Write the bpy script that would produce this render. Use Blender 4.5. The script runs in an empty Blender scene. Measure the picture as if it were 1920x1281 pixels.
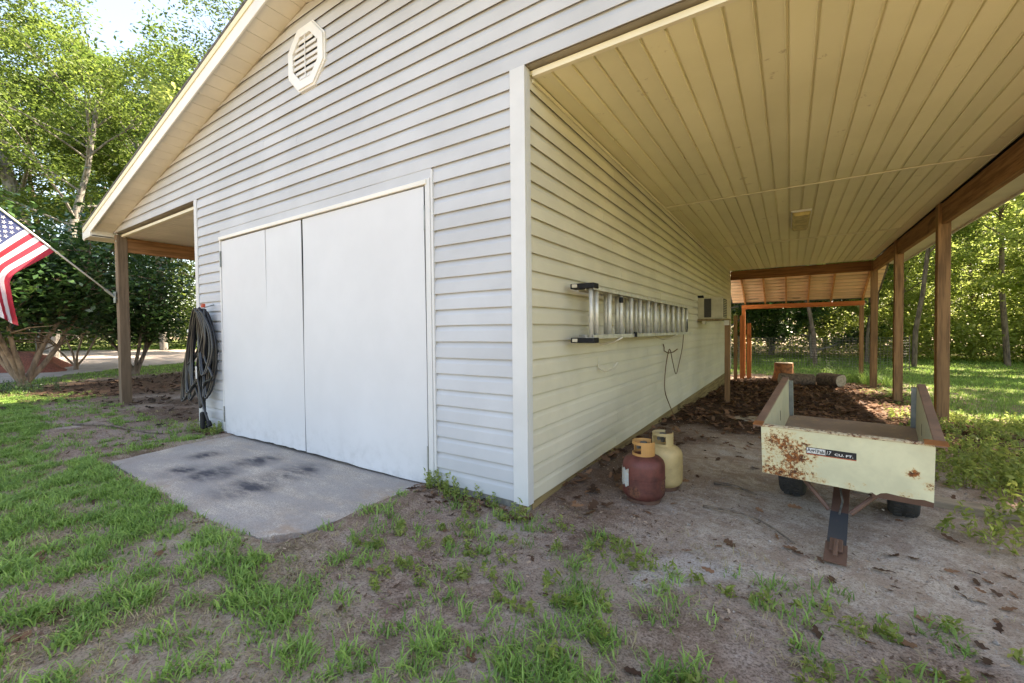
import bpy, bmesh, math, random
import numpy as np
from mathutils import Vector, Matrix
R = math.radians
sc = bpy.context.scene
col = sc.collection
random.seed(7)
rng = np.random.default_rng(7)

# ------------------------------------------------------------------ camera
cd = bpy.data.cameras.new('camera'); cam = bpy.data.objects.new('camera', cd); col.objects.link(cam)
cd.sensor_width = 36.0; cd.lens = 15.005; cd.clip_end = 1000; cd.clip_start = 0.05
cam.matrix_world = (Matrix.Translation((1.572, -2.587, 1.284)) @ Matrix.Rotation(R(33.0986), 4, 'Z')
                    @ Matrix.Rotation(R(90 - 1.2915), 4, 'X') @ Matrix.Rotation(R(-0.6044), 4, 'Z'))
sc.camera = cam
# ------------------------------------------------------------------ sky, sun, exposure
SUN_EL, SUN_AZ = 50.0, 30.0           # azimuth from +Y towards +X
w = bpy.data.worlds.new('World'); sc.world = w; w.use_nodes = True
nt = w.node_tree
sky = nt.nodes.new('ShaderNodeTexSky'); sky.sky_type = 'NISHITA'; sky.sun_disc = False
sky.sun_elevation = R(SUN_EL); sky.sun_rotation = R(SUN_AZ); sky.air_density = 1.0; sky.dust_density = 1.6; sky.ozone_density = 1.4
bg = nt.nodes['Background']; bg.inputs[1].default_value = 0.12
nt.links.new(sky.outputs[0], bg.inputs[0])
sd = bpy.data.lights.new('sun', 'SUN'); sun = bpy.data.objects.new('sun', sd); col.objects.link(sun)
sd.energy = 5.0; sd.angle = R(0.6); sd.color = (1.0, 0.96, 0.88)
dsun = Vector((math.sin(R(SUN_AZ)) * math.cos(R(SUN_EL)), math.cos(R(SUN_AZ)) * math.cos(R(SUN_EL)), math.sin(R(SUN_EL))))
sun.rotation_euler = (-dsun).to_track_quat('-Z', 'Y').to_euler(); sun.location = dsun * 60
vs = sc.view_settings
vs.view_transform = 'Standard'; vs.look = 'None'; vs.gamma = 1.0; vs.exposure = 2.50; vs.use_curve_mapping = False
vs.use_white_balance = True; vs.white_balance_temperature = 8000; vs.white_balance_tint = 14
sc.cycles.max_bounces = 10; sc.cycles.diffuse_bounces = 6; sc.cycles.glossy_bounces = 3
sc.cycles.transmission_bounces = 4; sc.cycles.transparent_max_bounces = 4
sc.cycles.use_denoising = True
sc.cycles.caustics_reflective = False; sc.cycles.caustics_refractive = False
sc.cycles.sample_clamp_indirect = 8.0

# ------------------------------------------------------------------ mesh helpers
class MB:
    def __init__(s): s.v = []; s.f = []; s.m = []
    def add(s, vs, fs, mi=0):
        b = len(s.v); s.v += [tuple(p) for p in vs]; s.f += [tuple(i + b for i in f) for f in fs]; s.m += [mi] * len(fs); return s
    def box(s, a, b, T=None, mi=0):
        (x0, y0, z0), (x1, y1, z1) = a, b
        vs = [(x0, y0, z0), (x1, y0, z0), (x1, y1, z0), (x0, y1, z0), (x0, y0, z1), (x1, y0, z1), (x1, y1, z1), (x0, y1, z1)]
        if T: vs = [T(*p) for p in vs]
        return s.add(vs, [(0, 3, 2, 1), (4, 5, 6, 7), (0, 1, 5, 4), (1, 2, 6, 5), (2, 3, 7, 6), (3, 0, 4, 7)], mi)
    def prism(s, poly, d, T=None, mi=0):
        # poly: list of 3-D points, d: extrusion vector
        n = len(poly); P = [Vector(p) for p in poly]; d = Vector(d)
        vs = P + [p + d for p in P]
        if T: vs = [T(*p) for p in vs]
        return s.add(vs, [tuple(range(n - 1, -1, -1)), tuple(range(n, 2 * n))] + [(i, (i + 1) % n, n + (i + 1) % n, n + i) for i in range(n)], mi)
    def tube(s, pts, rad, k=8, cap=True, mi=0):
        P = [Vector(p) for p in pts]; n = len(P)
        rr = rad if isinstance(rad, (list, tuple)) else [rad] * n
        t0 = (P[1] - P[0]).normalized(); u = t0.orthogonal().normalized(); vs = []
        for i in range(n):
            t = (P[min(i + 1, n - 1)] - P[max(i - 1, 0)]); t = t.normalized() if t.length > 1e-9 else t0
            u = (u - t * u.dot(t)); u = u.normalized() if u.length > 1e-6 else t.orthogonal().normalized()
            w_ = t.cross(u)
            vs += [P[i] + (u * math.cos(2 * math.pi * j / k) + w_ * math.sin(2 * math.pi * j / k)) * rr[i] for j in range(k)]
        fs = [(i * k + j, i * k + (j + 1) % k, (i + 1) * k + (j + 1) % k, (i + 1) * k + j) for i in range(n - 1) for j in range(k)]
        if cap: fs += [tuple(range(k - 1, -1, -1)), tuple(range((n - 1) * k, n * k))]
        return s.add(vs, fs, mi)
    def lathe(s, prof, c=(0, 0, 0), k=24, axis='z', mi=0):
        vs = []
        for r, h in prof:
            for j in range(k):
                a = 2 * math.pi * j / k
                p = (r * math.cos(a), r * math.sin(a), h) if axis == 'z' else (h, r * math.cos(a), r * math.sin(a))
                vs.append((c[0] + p[0], c[1] + p[1], c[2] + p[2]))
        n = len(prof)
        fs = [(i * k + j, i * k + (j + 1) % k, (i + 1) * k + (j + 1) % k, (i + 1) * k + j) for i in range(n - 1) for j in range(k)]
        fs += [tuple(range(k - 1, -1, -1)), tuple(range((n - 1) * k, n * k))]
        return s.add(vs, fs, mi)
    def build(s, name, mat, parent=None, smooth=False, bevel=0, loc=None, mats=None):
        me = bpy.data.meshes.new(name); me.from_pydata([tuple(p) for p in s.v], [], s.f); me.update()
        for m_ in (mats or [mat]): me.materials.append(m_)
        if mats: me.polygons.foreach_set('material_index', s.m)
        if smooth: me.polygons.foreach_set('use_smooth', [True] * len(me.polygons))
        o = bpy.data.objects.new(name, me); col.objects.link(o)
        if parent: o.parent = parent; o.matrix_parent_inverse = Matrix.Identity(4)
        if loc: o.location = loc
        if bevel:
            b = o.modifiers.new('bevel', 'BEVEL'); b.width = bevel; b.segments = 2; b.limit_method = 'ANGLE'
        return o

def tag(o, label=None, cat=None, group=None, kind=None):
    if label: o['label'] = label
    if cat: o['category'] = cat
    if group: o['group'] = group
    if kind: o['kind'] = kind
    return o
def thing(name, label, cat, loc=(0, 0, 0), rz=0, group=None):
    o = bpy.data.objects.new(name, None); col.objects.link(o); o.location = loc; o.rotation_euler = (0, 0, rz)
    o.empty_display_size = .2
    return tag(o, label, cat, group)
def copy_obj(o, parent=None):
    c = o.copy(); col.objects.link(c)
    if parent: c.parent = parent
    return c
def np_mesh(name, V, F, mat, colr=None, smooth=False):
    V = np.ascontiguousarray(V, dtype=np.float32); F = np.ascontiguousarray(F, dtype=np.int32); k = F.shape[1]
    me = bpy.data.meshes.new(name)
    me.vertices.add(len(V)); me.vertices.foreach_set('co', V.ravel())
    me.loops.add(F.size); me.loops.foreach_set('vertex_index', F.ravel())
    me.polygons.add(len(F)); me.polygons.foreach_set('loop_start', np.arange(0, F.size, k, dtype=np.int32))
    me.update(calc_edges=True)
    if smooth: me.polygons.foreach_set('use_smooth', np.ones(len(F), dtype=bool))
    if colr is not None:
        a = me.color_attributes.new('Col', 'FLOAT_COLOR', 'POINT')
        c4 = np.ones((len(V), 4), dtype=np.float32); c4[:, :colr.shape[1]] = colr
        a.data.foreach_set('color', c4.ravel())
    me.materials.append(mat)
    return me
def link(name, me, parent=None, loc=None):
    o = bpy.data.objects.new(name, me); col.objects.link(o)
    if parent: o.parent = parent
    if loc is not None: o.location = loc
    return o
# value noise in numpy
def vnoise(x, y, seed=0):
    xi = np.floor(x).astype(np.int64); yi = np.floor(y).astype(np.int64); xf = x - xi; yf = y - yi
    def h(a, b):
        n = (a * 374761393 + b * 668265263 + seed * 974711) & 0x7fffffff
        n = ((n ^ (n >> 13)) * 1274126177) & 0x7fffffff
        return ((n ^ (n >> 16)) & 0xffff) / 65535.0
    u = xf * xf * (3 - 2 * xf); v = yf * yf * (3 - 2 * yf)
    return (h(xi, yi) * (1 - u) + h(xi + 1, yi) * u) * (1 - v) + (h(xi, yi + 1) * (1 - u) + h(xi + 1, yi + 1) * u) * v
def fbm(x, y, seed=0, o=3):
    return sum(vnoise(x * 2 ** i, y * 2 ** i, seed + i) * .5 ** i for i in range(o)) / sum(.5 ** i for i in range(o))
def sstep(a, b, x):
    t = np.clip((np.asarray(x, dtype=float) - a) / (b - a), 0, 1); return t * t * (3 - 2 * t)

# ------------------------------------------------------------------ materials
def new_mat(name):
    m = bpy.data.materials.new(name); m.use_nodes = True
    return m, m.node_tree, m.node_tree.nodes['Principled BSDF']
def nd(t, typ, **kw):
    n = t.nodes.new(typ)
    for k, v in kw.items():
        if k in ('op', 'operation'): n.operation = v
        elif k == 'blend': n.blend_type = v
        elif k == 'dt': n.data_type = v
        else: n.inputs[int(k[1:])].default_value = v
    return n
def mixc(t, fac, a, b, blend='MIX'):
    n = t.nodes.new('ShaderNodeMix'); n.data_type = 'RGBA'; n.blend_type = blend
    for i, s in ((0, fac), (6, a), (7, b)):
        if hasattr(s, 'is_output'): t.links.new(s, n.inputs[i])
        elif isinstance(s, (int, float)): n.inputs[i].default_value = s
        else: n.inputs[i].default_value = (*s, 1)
    return n.outputs[2]
def math_(t, op, a, b=None):
    n = t.nodes.new('ShaderNodeMath'); n.operation = op
    for i, s in ((0, a), (1, b)):
        if s is None: continue
        if hasattr(s, 'is_output'): t.links.new(s, n.inputs[i])
        else: n.inputs[i].default_value = s
    return n.outputs[0]
def noise(t, vec, scale, detail=4, rough=.55, stretch=None):
    if stretch:
        mp = t.nodes.new('ShaderNodeMapping'); mp.inputs['Scale'].default_value = stretch; t.links.new(vec, mp.inputs[0]); vec = mp.outputs[0]
    n = t.nodes.new('ShaderNodeTexNoise'); n.inputs['Scale'].default_value = scale; n.inputs['Detail'].default_value = detail
    n.inputs['Roughness'].default_value = rough; t.links.new(vec, n.inputs['Vector']); return n.outputs['Fac']
def ramp(t, fac, a, b, lo=0.0, hi=1.0):
    n = t.nodes.new('ShaderNodeMapRange'); n.inputs[1].default_value = a; n.inputs[2].default_value = b; n.inputs[3].default_value = lo; n.inputs[4].default_value = hi
    n.interpolation_type = 'SMOOTHSTEP'; t.links.new(fac, n.inputs[0]); return n.outputs[0]
def ocoord(t, kind='Object'):
    return t.nodes.new('ShaderNodeTexCoord').outputs[kind]
def bump(t, bsdf, h, strength=.3, dist=.01):
    b = t.nodes.new('ShaderNodeBump'); b.inputs['Strength'].default_value = strength; b.inputs['Distance'].default_value = dist
    t.links.new(h, b.inputs['Height']); t.links.new(b.outputs[0], bsdf.inputs['Normal'])
def spots(t, vec, pts):
    # max over soft blobs: pts (x,y,z,r)
    out = None
    for x, y, z, r in pts:
        n = t.nodes.new('ShaderNodeVectorMath'); n.operation = 'DISTANCE'; t.links.new(vec, n.inputs[0]); n.inputs[1].default_value = (x, y, z)
        s = ramp(t, n.outputs['Value'], r, 0.0)
        out = s if out is None else math_(t, 'MAXIMUM', out, s)
    return out
def mk(name, c, rough=.6, var=.12, scale=4, stretch=None, bs=0, bscale=60, bstretch=None, metal=0, c2=None, lo=.35, hi=.65, rnd=0.0, spec=None, coord='Object'):
    m, t, b = new_mat(name); v = ocoord(t, coord)
    c2 = c2 or tuple(x * (1 - 2 * var) for x in c)
    cc = mixc(t, ramp(t, noise(t, v, scale, 6, .6, stretch), lo, hi), c2, c)
    if rnd:
        oi = t.nodes.new('ShaderNodeObjectInfo'); f = ramp(t, oi.outputs['Random'], 0, 1, 1 - rnd, 1 + rnd)
        hs = t.nodes.new('ShaderNodeHueSaturation'); t.links.new(f, hs.inputs['Value']); t.links.new(cc, hs.inputs['Color']); cc = hs.outputs[0]
    t.links.new(cc, b.inputs['Base Color']); b.inputs['Roughness'].default_value = rough; b.inputs['Metallic'].default_value = metal
    if spec is not None: b.inputs['Specular IOR Level'].default_value = spec
    if bs: bump(t, b, noise(t, v, bscale, 4, .6, bstretch or stretch), bs)
    return m

M = {}
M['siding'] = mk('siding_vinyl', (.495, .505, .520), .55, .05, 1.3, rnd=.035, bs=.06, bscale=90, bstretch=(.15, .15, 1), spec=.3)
M['lap_shade'] = mk('lap_shade_dark', (.10, .088, .070), .95, .2, 12)  # dark tone that paints the shade inside the siding laps
M['siding_side'] = mk('siding_vinyl_warm_light', (.64, .595, .465), .55, .06, 1.1, rnd=.035, bs=.06, bscale=90, bstretch=(.15, .15, 1), spec=.3)  # same vinyl as siding; the carport's yellow bounce light is painted into the colour
M['trim'] = mk('trim_vinyl', (.60, .60, .59), .5, .04, 2, bs=.03)
M['fascia'] = mk('fascia_white', (.74, .71, .64), .45, .06, 2.5, stretch=(.4, 1, 1))
M['soffit'] = mk('soffit_cream', (.68, .63, .52), .55, .05, 2, rnd=.03)
M['roof'] = mk('roof_shingle', (.16, .14, .12), .9, .3, 20, bs=.4)
M['dark'] = mk('dark_gap', (.03, .03, .028), .9)
M['backing'] = mk('backing_board', (.30, .27, .22), .9)
M['concrete_block'] = mk('foundation_grey', (.26, .25, .22), .9, .2, 8, bs=.3)

def wood(name, c, c2, axis, fresh=False):
    st = {'x': (.06, 1, 1), 'y': (1, .06, 1), 'z': (1, 1, .06)}[axis]
    m, t, b = new_mat(name); v = ocoord(t)
    oi = t.nodes.new('ShaderNodeObjectInfo')
    vm = t.nodes.new('ShaderNodeVectorMath'); vm.operation = 'ADD'; t.links.new(v, vm.inputs[0])
    sc_ = math_(t, 'MULTIPLY', oi.outputs['Random'], 37.0); t.links.new(sc_, vm.inputs[1]); v = vm.outputs[0]
    g = noise(t, v, 26, 8, .62, st); big = noise(t, v, 3.0, 3, .5, st); kn = noise(t, v, 5, 1, .3, tuple(max(s, .35) for s in st))
    cc = mixc(t, ramp(t, g, .36, .62), c2, c)
    cc = mixc(t, ramp(t, big, .42, .70, 0, .6), cc, tuple(x * .62 for x in c))
    cc = mixc(t, ramp(t, kn, .70, .78, 0, .9), cc, tuple(x * .3 for x in c))
    t.links.new(cc, b.inputs['Base Color']); b.inputs['Roughness'].default_value = .75; b.inputs['Specular IOR Level'].default_value = .25
    bump(t, b, g, .45, .006)
    return m
M['post'] = wood('post_timber', (.33, .180, .080), (.160, .086, .038), 'z')
M['beam_y'] = wood('beam_timber_lengthwise', (.34, .17, .076), (.18, .085, .036), 'y')
M['beam_x'] = wood('beam_timber_crosswise', (.27, .120, .050), (.14, .056, .023), 'x')
M['greypost'] = wood('weathered_timber', (.25, .175, .115), (.115, .080, .052), 'z')
M['orange_z'] = wood('stained_timber', (.52, .17, .05), (.34, .10, .03), 'z')
M['orange_x'] = wood('stained_timber_crosswise', (.52, .17, .05), (.34, .10, .03), 'x')
M['roofboard'] = wood('roof_board_pine', (.86, .63, .43), (.76, .52, .33), 'x')
M['rafter'] = wood('rafter_pine', (.58, .30, .13), (.42, .19, .07), 'y')
M['sill'] = wood('sill_timber', (.30, .22, .10), (.17, .115, .05), 'y')

def door_mat():
    m, t, b = new_mat('door_white_paint'); v = ocoord(t)
    n = noise(t, v, 1.6, 5, .6); n2 = noise(t, v, 9, 6, .65)
    cc = mixc(t, ramp(t, n, .3, .75), (.575, .58, .59), (.61, .615, .625))
    sx = t.nodes.new('ShaderNodeSeparateXYZ'); t.links.new(v, sx.inputs[0])
    low = ramp(t, sx.outputs['Z'], .42, .0)
    gr = math_(t, 'MULTIPLY', low, ramp(t, n2, .42, .72))
    cc = mixc(t, math_(t, 'MULTIPLY', gr, .55), cc, (.40, .40, .40))
    cc = mixc(t, ramp(t, noise(t, v, 55, 2, .5), .72, .76, 0, .35), cc, (.5, .49, .46))
    t.links.new(cc, b.inputs['Base Color']); b.inputs['Roughness'].default_value = .5; b.inputs['Specular IOR Level'].default_value = .35
    bump(t, b, noise(t, v, 45, 4, .6, (1, 1, .25)), .08, .003)
    return m
M['door'] = door_mat()

def ceil_mat():
    m, t, b = new_mat('ceiling_cream'); v = ocoord(t)
    cc = mixc(t, ramp(t, noise(t, v, 1.2, 5, .6), .3, .7), (.745, .69, .455), (.80, .745, .505))
    oi = t.nodes.new('ShaderNodeObjectInfo'); hs = t.nodes.new('ShaderNodeHueSaturation')
    t.links.new(ramp(t, oi.outputs['Random'], 0, 1, .91, 1.04), hs.inputs['Value']); t.links.new(cc, hs.inputs['Color']); cc = hs.outputs[0]
    d = math_(t, 'MULTIPLY', ramp(t, noise(t, v, 7, 2, .4), .69, .75), ramp(t, noise(t, v, 40, 3, .6), .45, .6))
    cc = mixc(t, math_(t, 'MULTIPLY', d, .55), cc, (.36, .28, .15))
    t.links.new(cc, b.inputs['Base Color']); b.inputs['Roughness'].default_value = .5; b.inputs['Specular IOR Level'].default_value = .3
    return m
M['ceil'] = ceil_mat()
M['ceiltrim'] = mk('ceiling_trim', (.76, .70, .52), .45, .04)

def slab_mat():
    m, t, b = new_mat('slab_concrete'); v = ocoord(t)
    n = noise(t, v, 2.2, 8, .65); fine = noise(t, v, 120, 4, .7)
    cc = mixc(t, ramp(t, n, .3, .72), (.43, .350, .275), (.60, .515, .420))
    cc = mixc(t, ramp(t, fine, .42, .56, .75, 0), cc, (.20, .175, .15))
    cc = mixc(t, ramp(t, noise(t, v, 260, 2, .5), .62, .70, 0, .7), cc, (.70, .67, .62))
    ed = spots(t, v, [(-1.1, -1.1, .01, .55), (-4.2, -1.2, .01, .5), (-1.0, -.3, .01, .5), (-4.4, -.3, .01, .45), (-2.9, -1.4, .01, .5)])
    cc = mixc(t, math_(t, 'MULTIPLY', ed, ramp(t, noise(t, v, 6, 6, .7), .40, .62, 0, .9)), cc, (.34, .235, .16))
    cc = mixc(t, ramp(t, noise(t, v, 2.6, 7, .65, (.45, 1.7, 1)), .42, .62, .6, 0), cc, (.27, .25, .235))
    cc = mixc(t, ramp(t, noise(t, v, 1.1, 3, .5), .55, .75, 0, .5), cc, (.42, .33, .24))
    st = spots(t, v, [(-2.85, -.85, .03, .36), (-2.92, -.43, .03, .34), (-2.21, -.82, .03, .40), (-2.24, -.41, .03, .38), (-3.21, -.95, .03, .26), (-3.6, -.6, .03, .25)])
    st = math_(t, 'MULTIPLY', st, ramp(t, noise(t, v, 4.0, 6, .6, (.7, 2.0, 1)), .25, .75))
    cc = mixc(t, math_(t, 'MINIMUM', math_(t, 'MULTIPLY', st, 1.5), .93), cc, (.045, .045, .055))
    t.links.new(cc, b.inputs['Base Color']); b.inputs['Roughness'].default_value = .9; b.inputs['Specular IOR Level'].default_value = .2
    bump(t, b, fine, .5, .005)
    return m
M['slab'] = slab_mat()

def ground_mat():
    m, t, b = new_mat('ground_soil'); v = ocoord(t)
    at = t.nodes.new('ShaderNodeVertexColor'); at.layer_name = 'Col'
    sx = t.nodes.new('ShaderNodeSeparateColor'); t.links.new(at.outputs[0], sx.inputs[0])
    lawn, litter, pale = sx.outputs[0], sx.outputs[1], sx.outputs[2]
    n1 = noise(t, v, 1.7, 8, .65); n2 = noise(t, v, 14, 8, .7); n3 = noise(t, v, 90, 5, .75); n4 = noise(t, v, 320, 3, .7)
    soil = mixc(t, ramp(t, n2, .3, .7), (.25, .160, .112), (.46, .345, .268))
    soil = mixc(t, ramp(t, n1, .45, .7, 0, .8), soil, (.50, .405, .335))
    soil = mixc(t, ramp(t, noise(t, v, 2.7, 6, .7), .54, .66, 0, .75), soil, (.135, .080, .055))
    soil = mixc(t, ramp(t, n3, .34, .60, .85, 0), soil, (.10, .062, .042))
    soil = mixc(t, ramp(t, n4, .60, .72, 0, .5), soil, (.42, .36, .31))
    sand = mixc(t, ramp(t, n2, .3, .7), (.40, .31, .235), (.60, .51, .415))
    sand = mixc(t, ramp(t, noise(t, v, 3.4, 7, .68), .46, .60, 0, .75), sand, (.33, .235, .17))
    sand = mixc(t, ramp(t, noise(t, v, 1.3, 5, .6), .56, .68, 0, .7), sand, (.66, .62, .57))
    sand = mixc(t, ramp(t, n4, .56, .68, 0, .8), sand, (.68, .66, .62))
    sand = mixc(t, ramp(t, n3, .36, .52, .8, 0), sand, (.20, .145, .11))
    cc = mixc(t, pale, soil, sand)
    lit = mixc(t, ramp(t, n3, .35, .65), (.04, .024, .016), (.14, .080, .048))
    cc = mixc(t, litter, cc, lit)
    gr = mixc(t, ramp(t, n3, .3, .7), (.07, .10, .025), (.15, .20, .05))
    gr = mixc(t, ramp(t, n1, .4, .7, 0, .5), gr, (.17, .19, .06))
    cc = mixc(t, lawn, cc, gr)
    t.links.new(cc, b.inputs['Base Color']); b.inputs['Roughness'].default_value = .95; b.inputs['Specular IOR Level'].default_value = .1
    h = math_(t, 'ADD', math_(t, 'MULTIPLY', n2, 1.0), math_(t, 'MULTIPLY', n3, .45))
    bump(t, b, h, .9, .03)
    return m
M['ground'] = ground_mat()
M['drive'] = mk('driveway_sand', (.37, .31, .265), .95, .12, 3, bs=.3, bscale=50)
M['mulch'] = mk('red_mulch', (.30, .085, .045), .95, .3, 25, bs=.6, bscale=40)

def leaf_mat(name, ca, cb, trans=.4, rough=.5, spec=.35, tc=None):
    m, t, b = new_mat(name)
    at = t.nodes.new('ShaderNodeVertexColor'); at.layer_name = 'Col'
    sx = t.nodes.new('ShaderNodeSeparateColor'); t.links.new(at.outputs[0], sx.inputs[0])
    cc = mixc(t, sx.outputs[0], ca, cb)
    t.links.new(cc, b.inputs['Base Color']); b.inputs['Roughness'].default_value = rough; b.inputs['Specular IOR Level'].default_value = spec
    tr = t.nodes.new('ShaderNodeBsdfTranslucent')
    hs = t.nodes.new('ShaderNodeHueSaturation'); hs.inputs['Value'].default_value = 1.6; hs.inputs['Saturation'].default_value = 1.0; hs.inputs['Hue'].default_value = .495
    t.links.new(cc, hs.inputs['Color']); t.links.new(hs.outputs[0], tr.inputs['Color'])
    mx = t.nodes.new('ShaderNodeMixShader'); mx.inputs[0].default_value = trans
    out = t.nodes['Material Output']; t.links.new(b.outputs[0], mx.inputs[1]); t.links.new(tr.outputs[0], mx.inputs[2]); t.links.new(mx.outputs[0], out.inputs['Surface'])
    return m
M['leaf'] = leaf_mat('leaf_green', (.050, .095, .018), (.16, .22, .045), .45)
M['leaf_light'] = leaf_mat('leaf_yellow_green', (.14, .20, .04), (.33, .38, .11), .6)
M['leaf_dark'] = leaf_mat('leaf_dark_glossy', (.018, .055, .016), (.06, .12, .03), .25, .28, .6)
M['grass'] = leaf_mat('grass_blade', (.095, .185, .035), (.29, .43, .105), .35, .5, .25)
M['drygrass'] = leaf_mat('dry_grass', (.25, .20, .10), (.42, .36, .20), .2, .7, .1)
M['litter'] = leaf_mat('dead_leaf', (.060, .034, .022), (.27, .145, .08), .12, .75, .15)
M['crumb'] = leaf_mat('leaf_crumb', (.10, .058, .040), (.46, .34, .24), .1, .8, .1)
M['litter_shaded'] = leaf_mat('dead_leaf_shaded', (.028, .018, .013), (.105, .062, .042), .1, .75, .15)  # darker copy of dead_leaf; the shade by the left porch is in its colour
M['bark'] = mk('bark_brown', (.20, .15, .11), .95, .3, 14, stretch=(1, 1, .25), bs=.8, bscale=30)
M['bark_grey'] = mk('bark_grey', (.26, .24, .21), .95, .3, 10, stretch=(1, 1, .25), bs=.8, bscale=24)
M['bark_tan'] = mk('bark_tan', (.30, .21, .14), .9, .25, 12, stretch=(1, 1, .3), bs=.5, bscale=24)
M['alu'] = mk('aluminium_dull', (.64, .62, .54), .42, .12, 14, metal=.35, bs=.05)
M['galv'] = mk('galvanised_steel', (.33, .35, .33), .5, .12, 12, metal=.6)
M['black'] = mk('black_plastic', (.014, .014, .015), .7, .1, spec=.25)
M['hose'] = mk('black_rubber_hose', (.016, .017, .020), .34, .15, 9, spec=.5)
M['white'] = mk('white_plastic', (.74, .73, .70), .45, .05)
M['hook'] = mk('hook_vinyl', (.60, .55, .42), .5, .1)
M['wire'] = mk('brown_cord', (.16, .09, .04), .6, .1)
M['fencewire'] = mk('fence_wire', (.28, .26, .24), .6, .1, metal=.4)
M['ac'] = mk('beige_metal', (.46, .41, .26), .55, .1, 6)
M['ac_dark'] = mk('grille_dark', (.045, .04, .028), .7, .1)
M['log'] = mk('log_bark', (.22, .15, .10), .95, .3, 16, bs=.7, bscale=30)
M['stump_side'] = mk('stump_side', (.52, .20, .07), .9, .35, 9, c2=(.20, .085, .04), bs=.5)
M['stump_top'] = mk('cut_wood', (.72, .60, .44), .85, .12, 20)
M['board'] = wood('old_board', (.46, .38, .28), (.30, .24, .17), 'x')
M['tyre'] = mk('tyre_rubber', (.020, .020, .020), .85, .2, 20, c2=(.04, .038, .034), bs=.4, bscale=70)
M['flag_red'] = mk('flag_red', (.42, .022, .045), .8, .08, bs=.1, bscale=300)
M['flag_white'] = mk('flag_white', (.74, .72, .72), .8, .05, bs=.1, bscale=300)
M['flag_blue'] = mk('flag_blue', (.025, .040, .12), .8, .08, bs=.1, bscale=300)
M['pole'] = mk('pole_white', (.62, .60, .56), .4, .1)
M['ink'] = mk('decal_black', (.02, .02, .022), .5, .05)
M['redclip'] = mk('clip_red', (.50, .07, .03), .5, .1)
M['glassfix'] = mk('yellowed_lens', (.60, .48, .20), .35, .2, 8)
M['brass'] = mk('valve_metal', (.20, .20, .18), .5, .3, 30, metal=.5)

def rust_mat(name, paint, blobs, amount=.0, seed=0.0, paintvar=.08, hi=(.36, .115, .025), halo_c=(.60, .40, .16)):
    m, t, b = new_mat(name); v0 = ocoord(t)
    mp = t.nodes.new('ShaderNodeMapping'); mp.inputs['Location'].default_value = (seed, seed * 2, seed * 3); t.links.new(v0, mp.inputs[0]); v = mp.outputs[0]
    n1 = noise(t, v, 55, 8, .8); n2 = noise(t, v, 7, 5, .6)
    pc = mixc(t, ramp(t, n2, .3, .7), tuple(x * (1 - paintvar * 2) for x in paint), paint)
    k = math_(t, 'ADD', math_(t, 'MULTIPLY', n1, .62), math_(t, 'MULTIPLY', n2, .38))
    if blobs: k = math_(t, 'ADD', k, math_(t, 'MULTIPLY', spots(t, v0, blobs), .20))
    k = math_(t, 'ADD', k, amount)
    mask = ramp(t, k, .635, .675)
    halo = ramp(t, k, .56, .66, 0, .55)
    rc = mixc(t, ramp(t, noise(t, v, 60, 6, .7), .35, .65), (.060, .025, .015), hi)
    cc = mixc(t, halo, pc, halo_c); cc = mixc(t, mask, cc, rc)
    t.links.new(cc, b.inputs['Base Color']); t.links.new(ramp(t, mask, 0, 1, .6, .95), b.inputs['Roughness'])
    bump(t, b, k, .25, .004)
    return m
CREAM = (.66, .63, .42)
M['tub_front'] = rust_mat('tub_front_paint', CREAM, [(-.265, -.63, .47, .34), (-.235, -.63, .35, .26), (-.12, -.62, .345, .12), (-.38, -.62, .345, .12), (-.30, -.62, .33, .14), (.30, -.62, .345, .09), (.395, -.62, .42, .06), (.05, -.62, .335, .07), (.33, -.62, .47, .06), (.12, -.62, .355, .05), (.36, -.63, .62, .06)], -.03)
M['tub_side'] = rust_mat('tub_side_paint', (.50, .46, .29), [], .03, 3.3)
M['rust'] = rust_mat('rusty_iron', (.13, .065, .042), [], .04, 1.7, .15, (.21, .085, .035), (.17, .085, .05))
M['rustrail'] = rust_mat('rusty_rail', (.24, .14, .095), [], .05, 4.1, .15, (.30, .11, .04), (.28, .15, .09))
M['rimrust'] = rust_mat('rim_paint_chipped', (.58, .50, .33), [], .125, 2.2, .1, (.20, .08, .035), (.42, .26, .13))
M['rust_orange'] = rust_mat('bright_orange_rust', (.34, .12, .035), [], .03, 1.1, .2, (.42, .13, .03), (.40, .16, .05))
M['floor_rust'] = rust_mat('tub_floor_rust', (.27, .19, .13), [], .02, 5.2)
M['blacksteel'] = rust_mat('hitch_black_paint', (.03, .034, .04), [], .02, 6.0, .1, (.20, .08, .035), (.08, .05, .04))
M['tank_red'] = rust_mat('tank_rust_red', (.16, .042, .030), [(.0, .0, .02, .13), (.12, -.10, .12, .12), (-.1, -.1, .1, .1)], .03, 7.7, .32, (.20, .075, .040), (.085, .032, .026))
M['tank_cream'] = rust_mat('tank_cream_paint', (.58, .43, .20), [], -.02, 8.3, .14)
M['collar'] = rust_mat('collar_rust_orange', (.52, .26, .08), [], .03, 9.1)
M['label'] = rust_mat('label_faded_blue', (.50, .54, .54), [], .085, 2.9)

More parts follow.
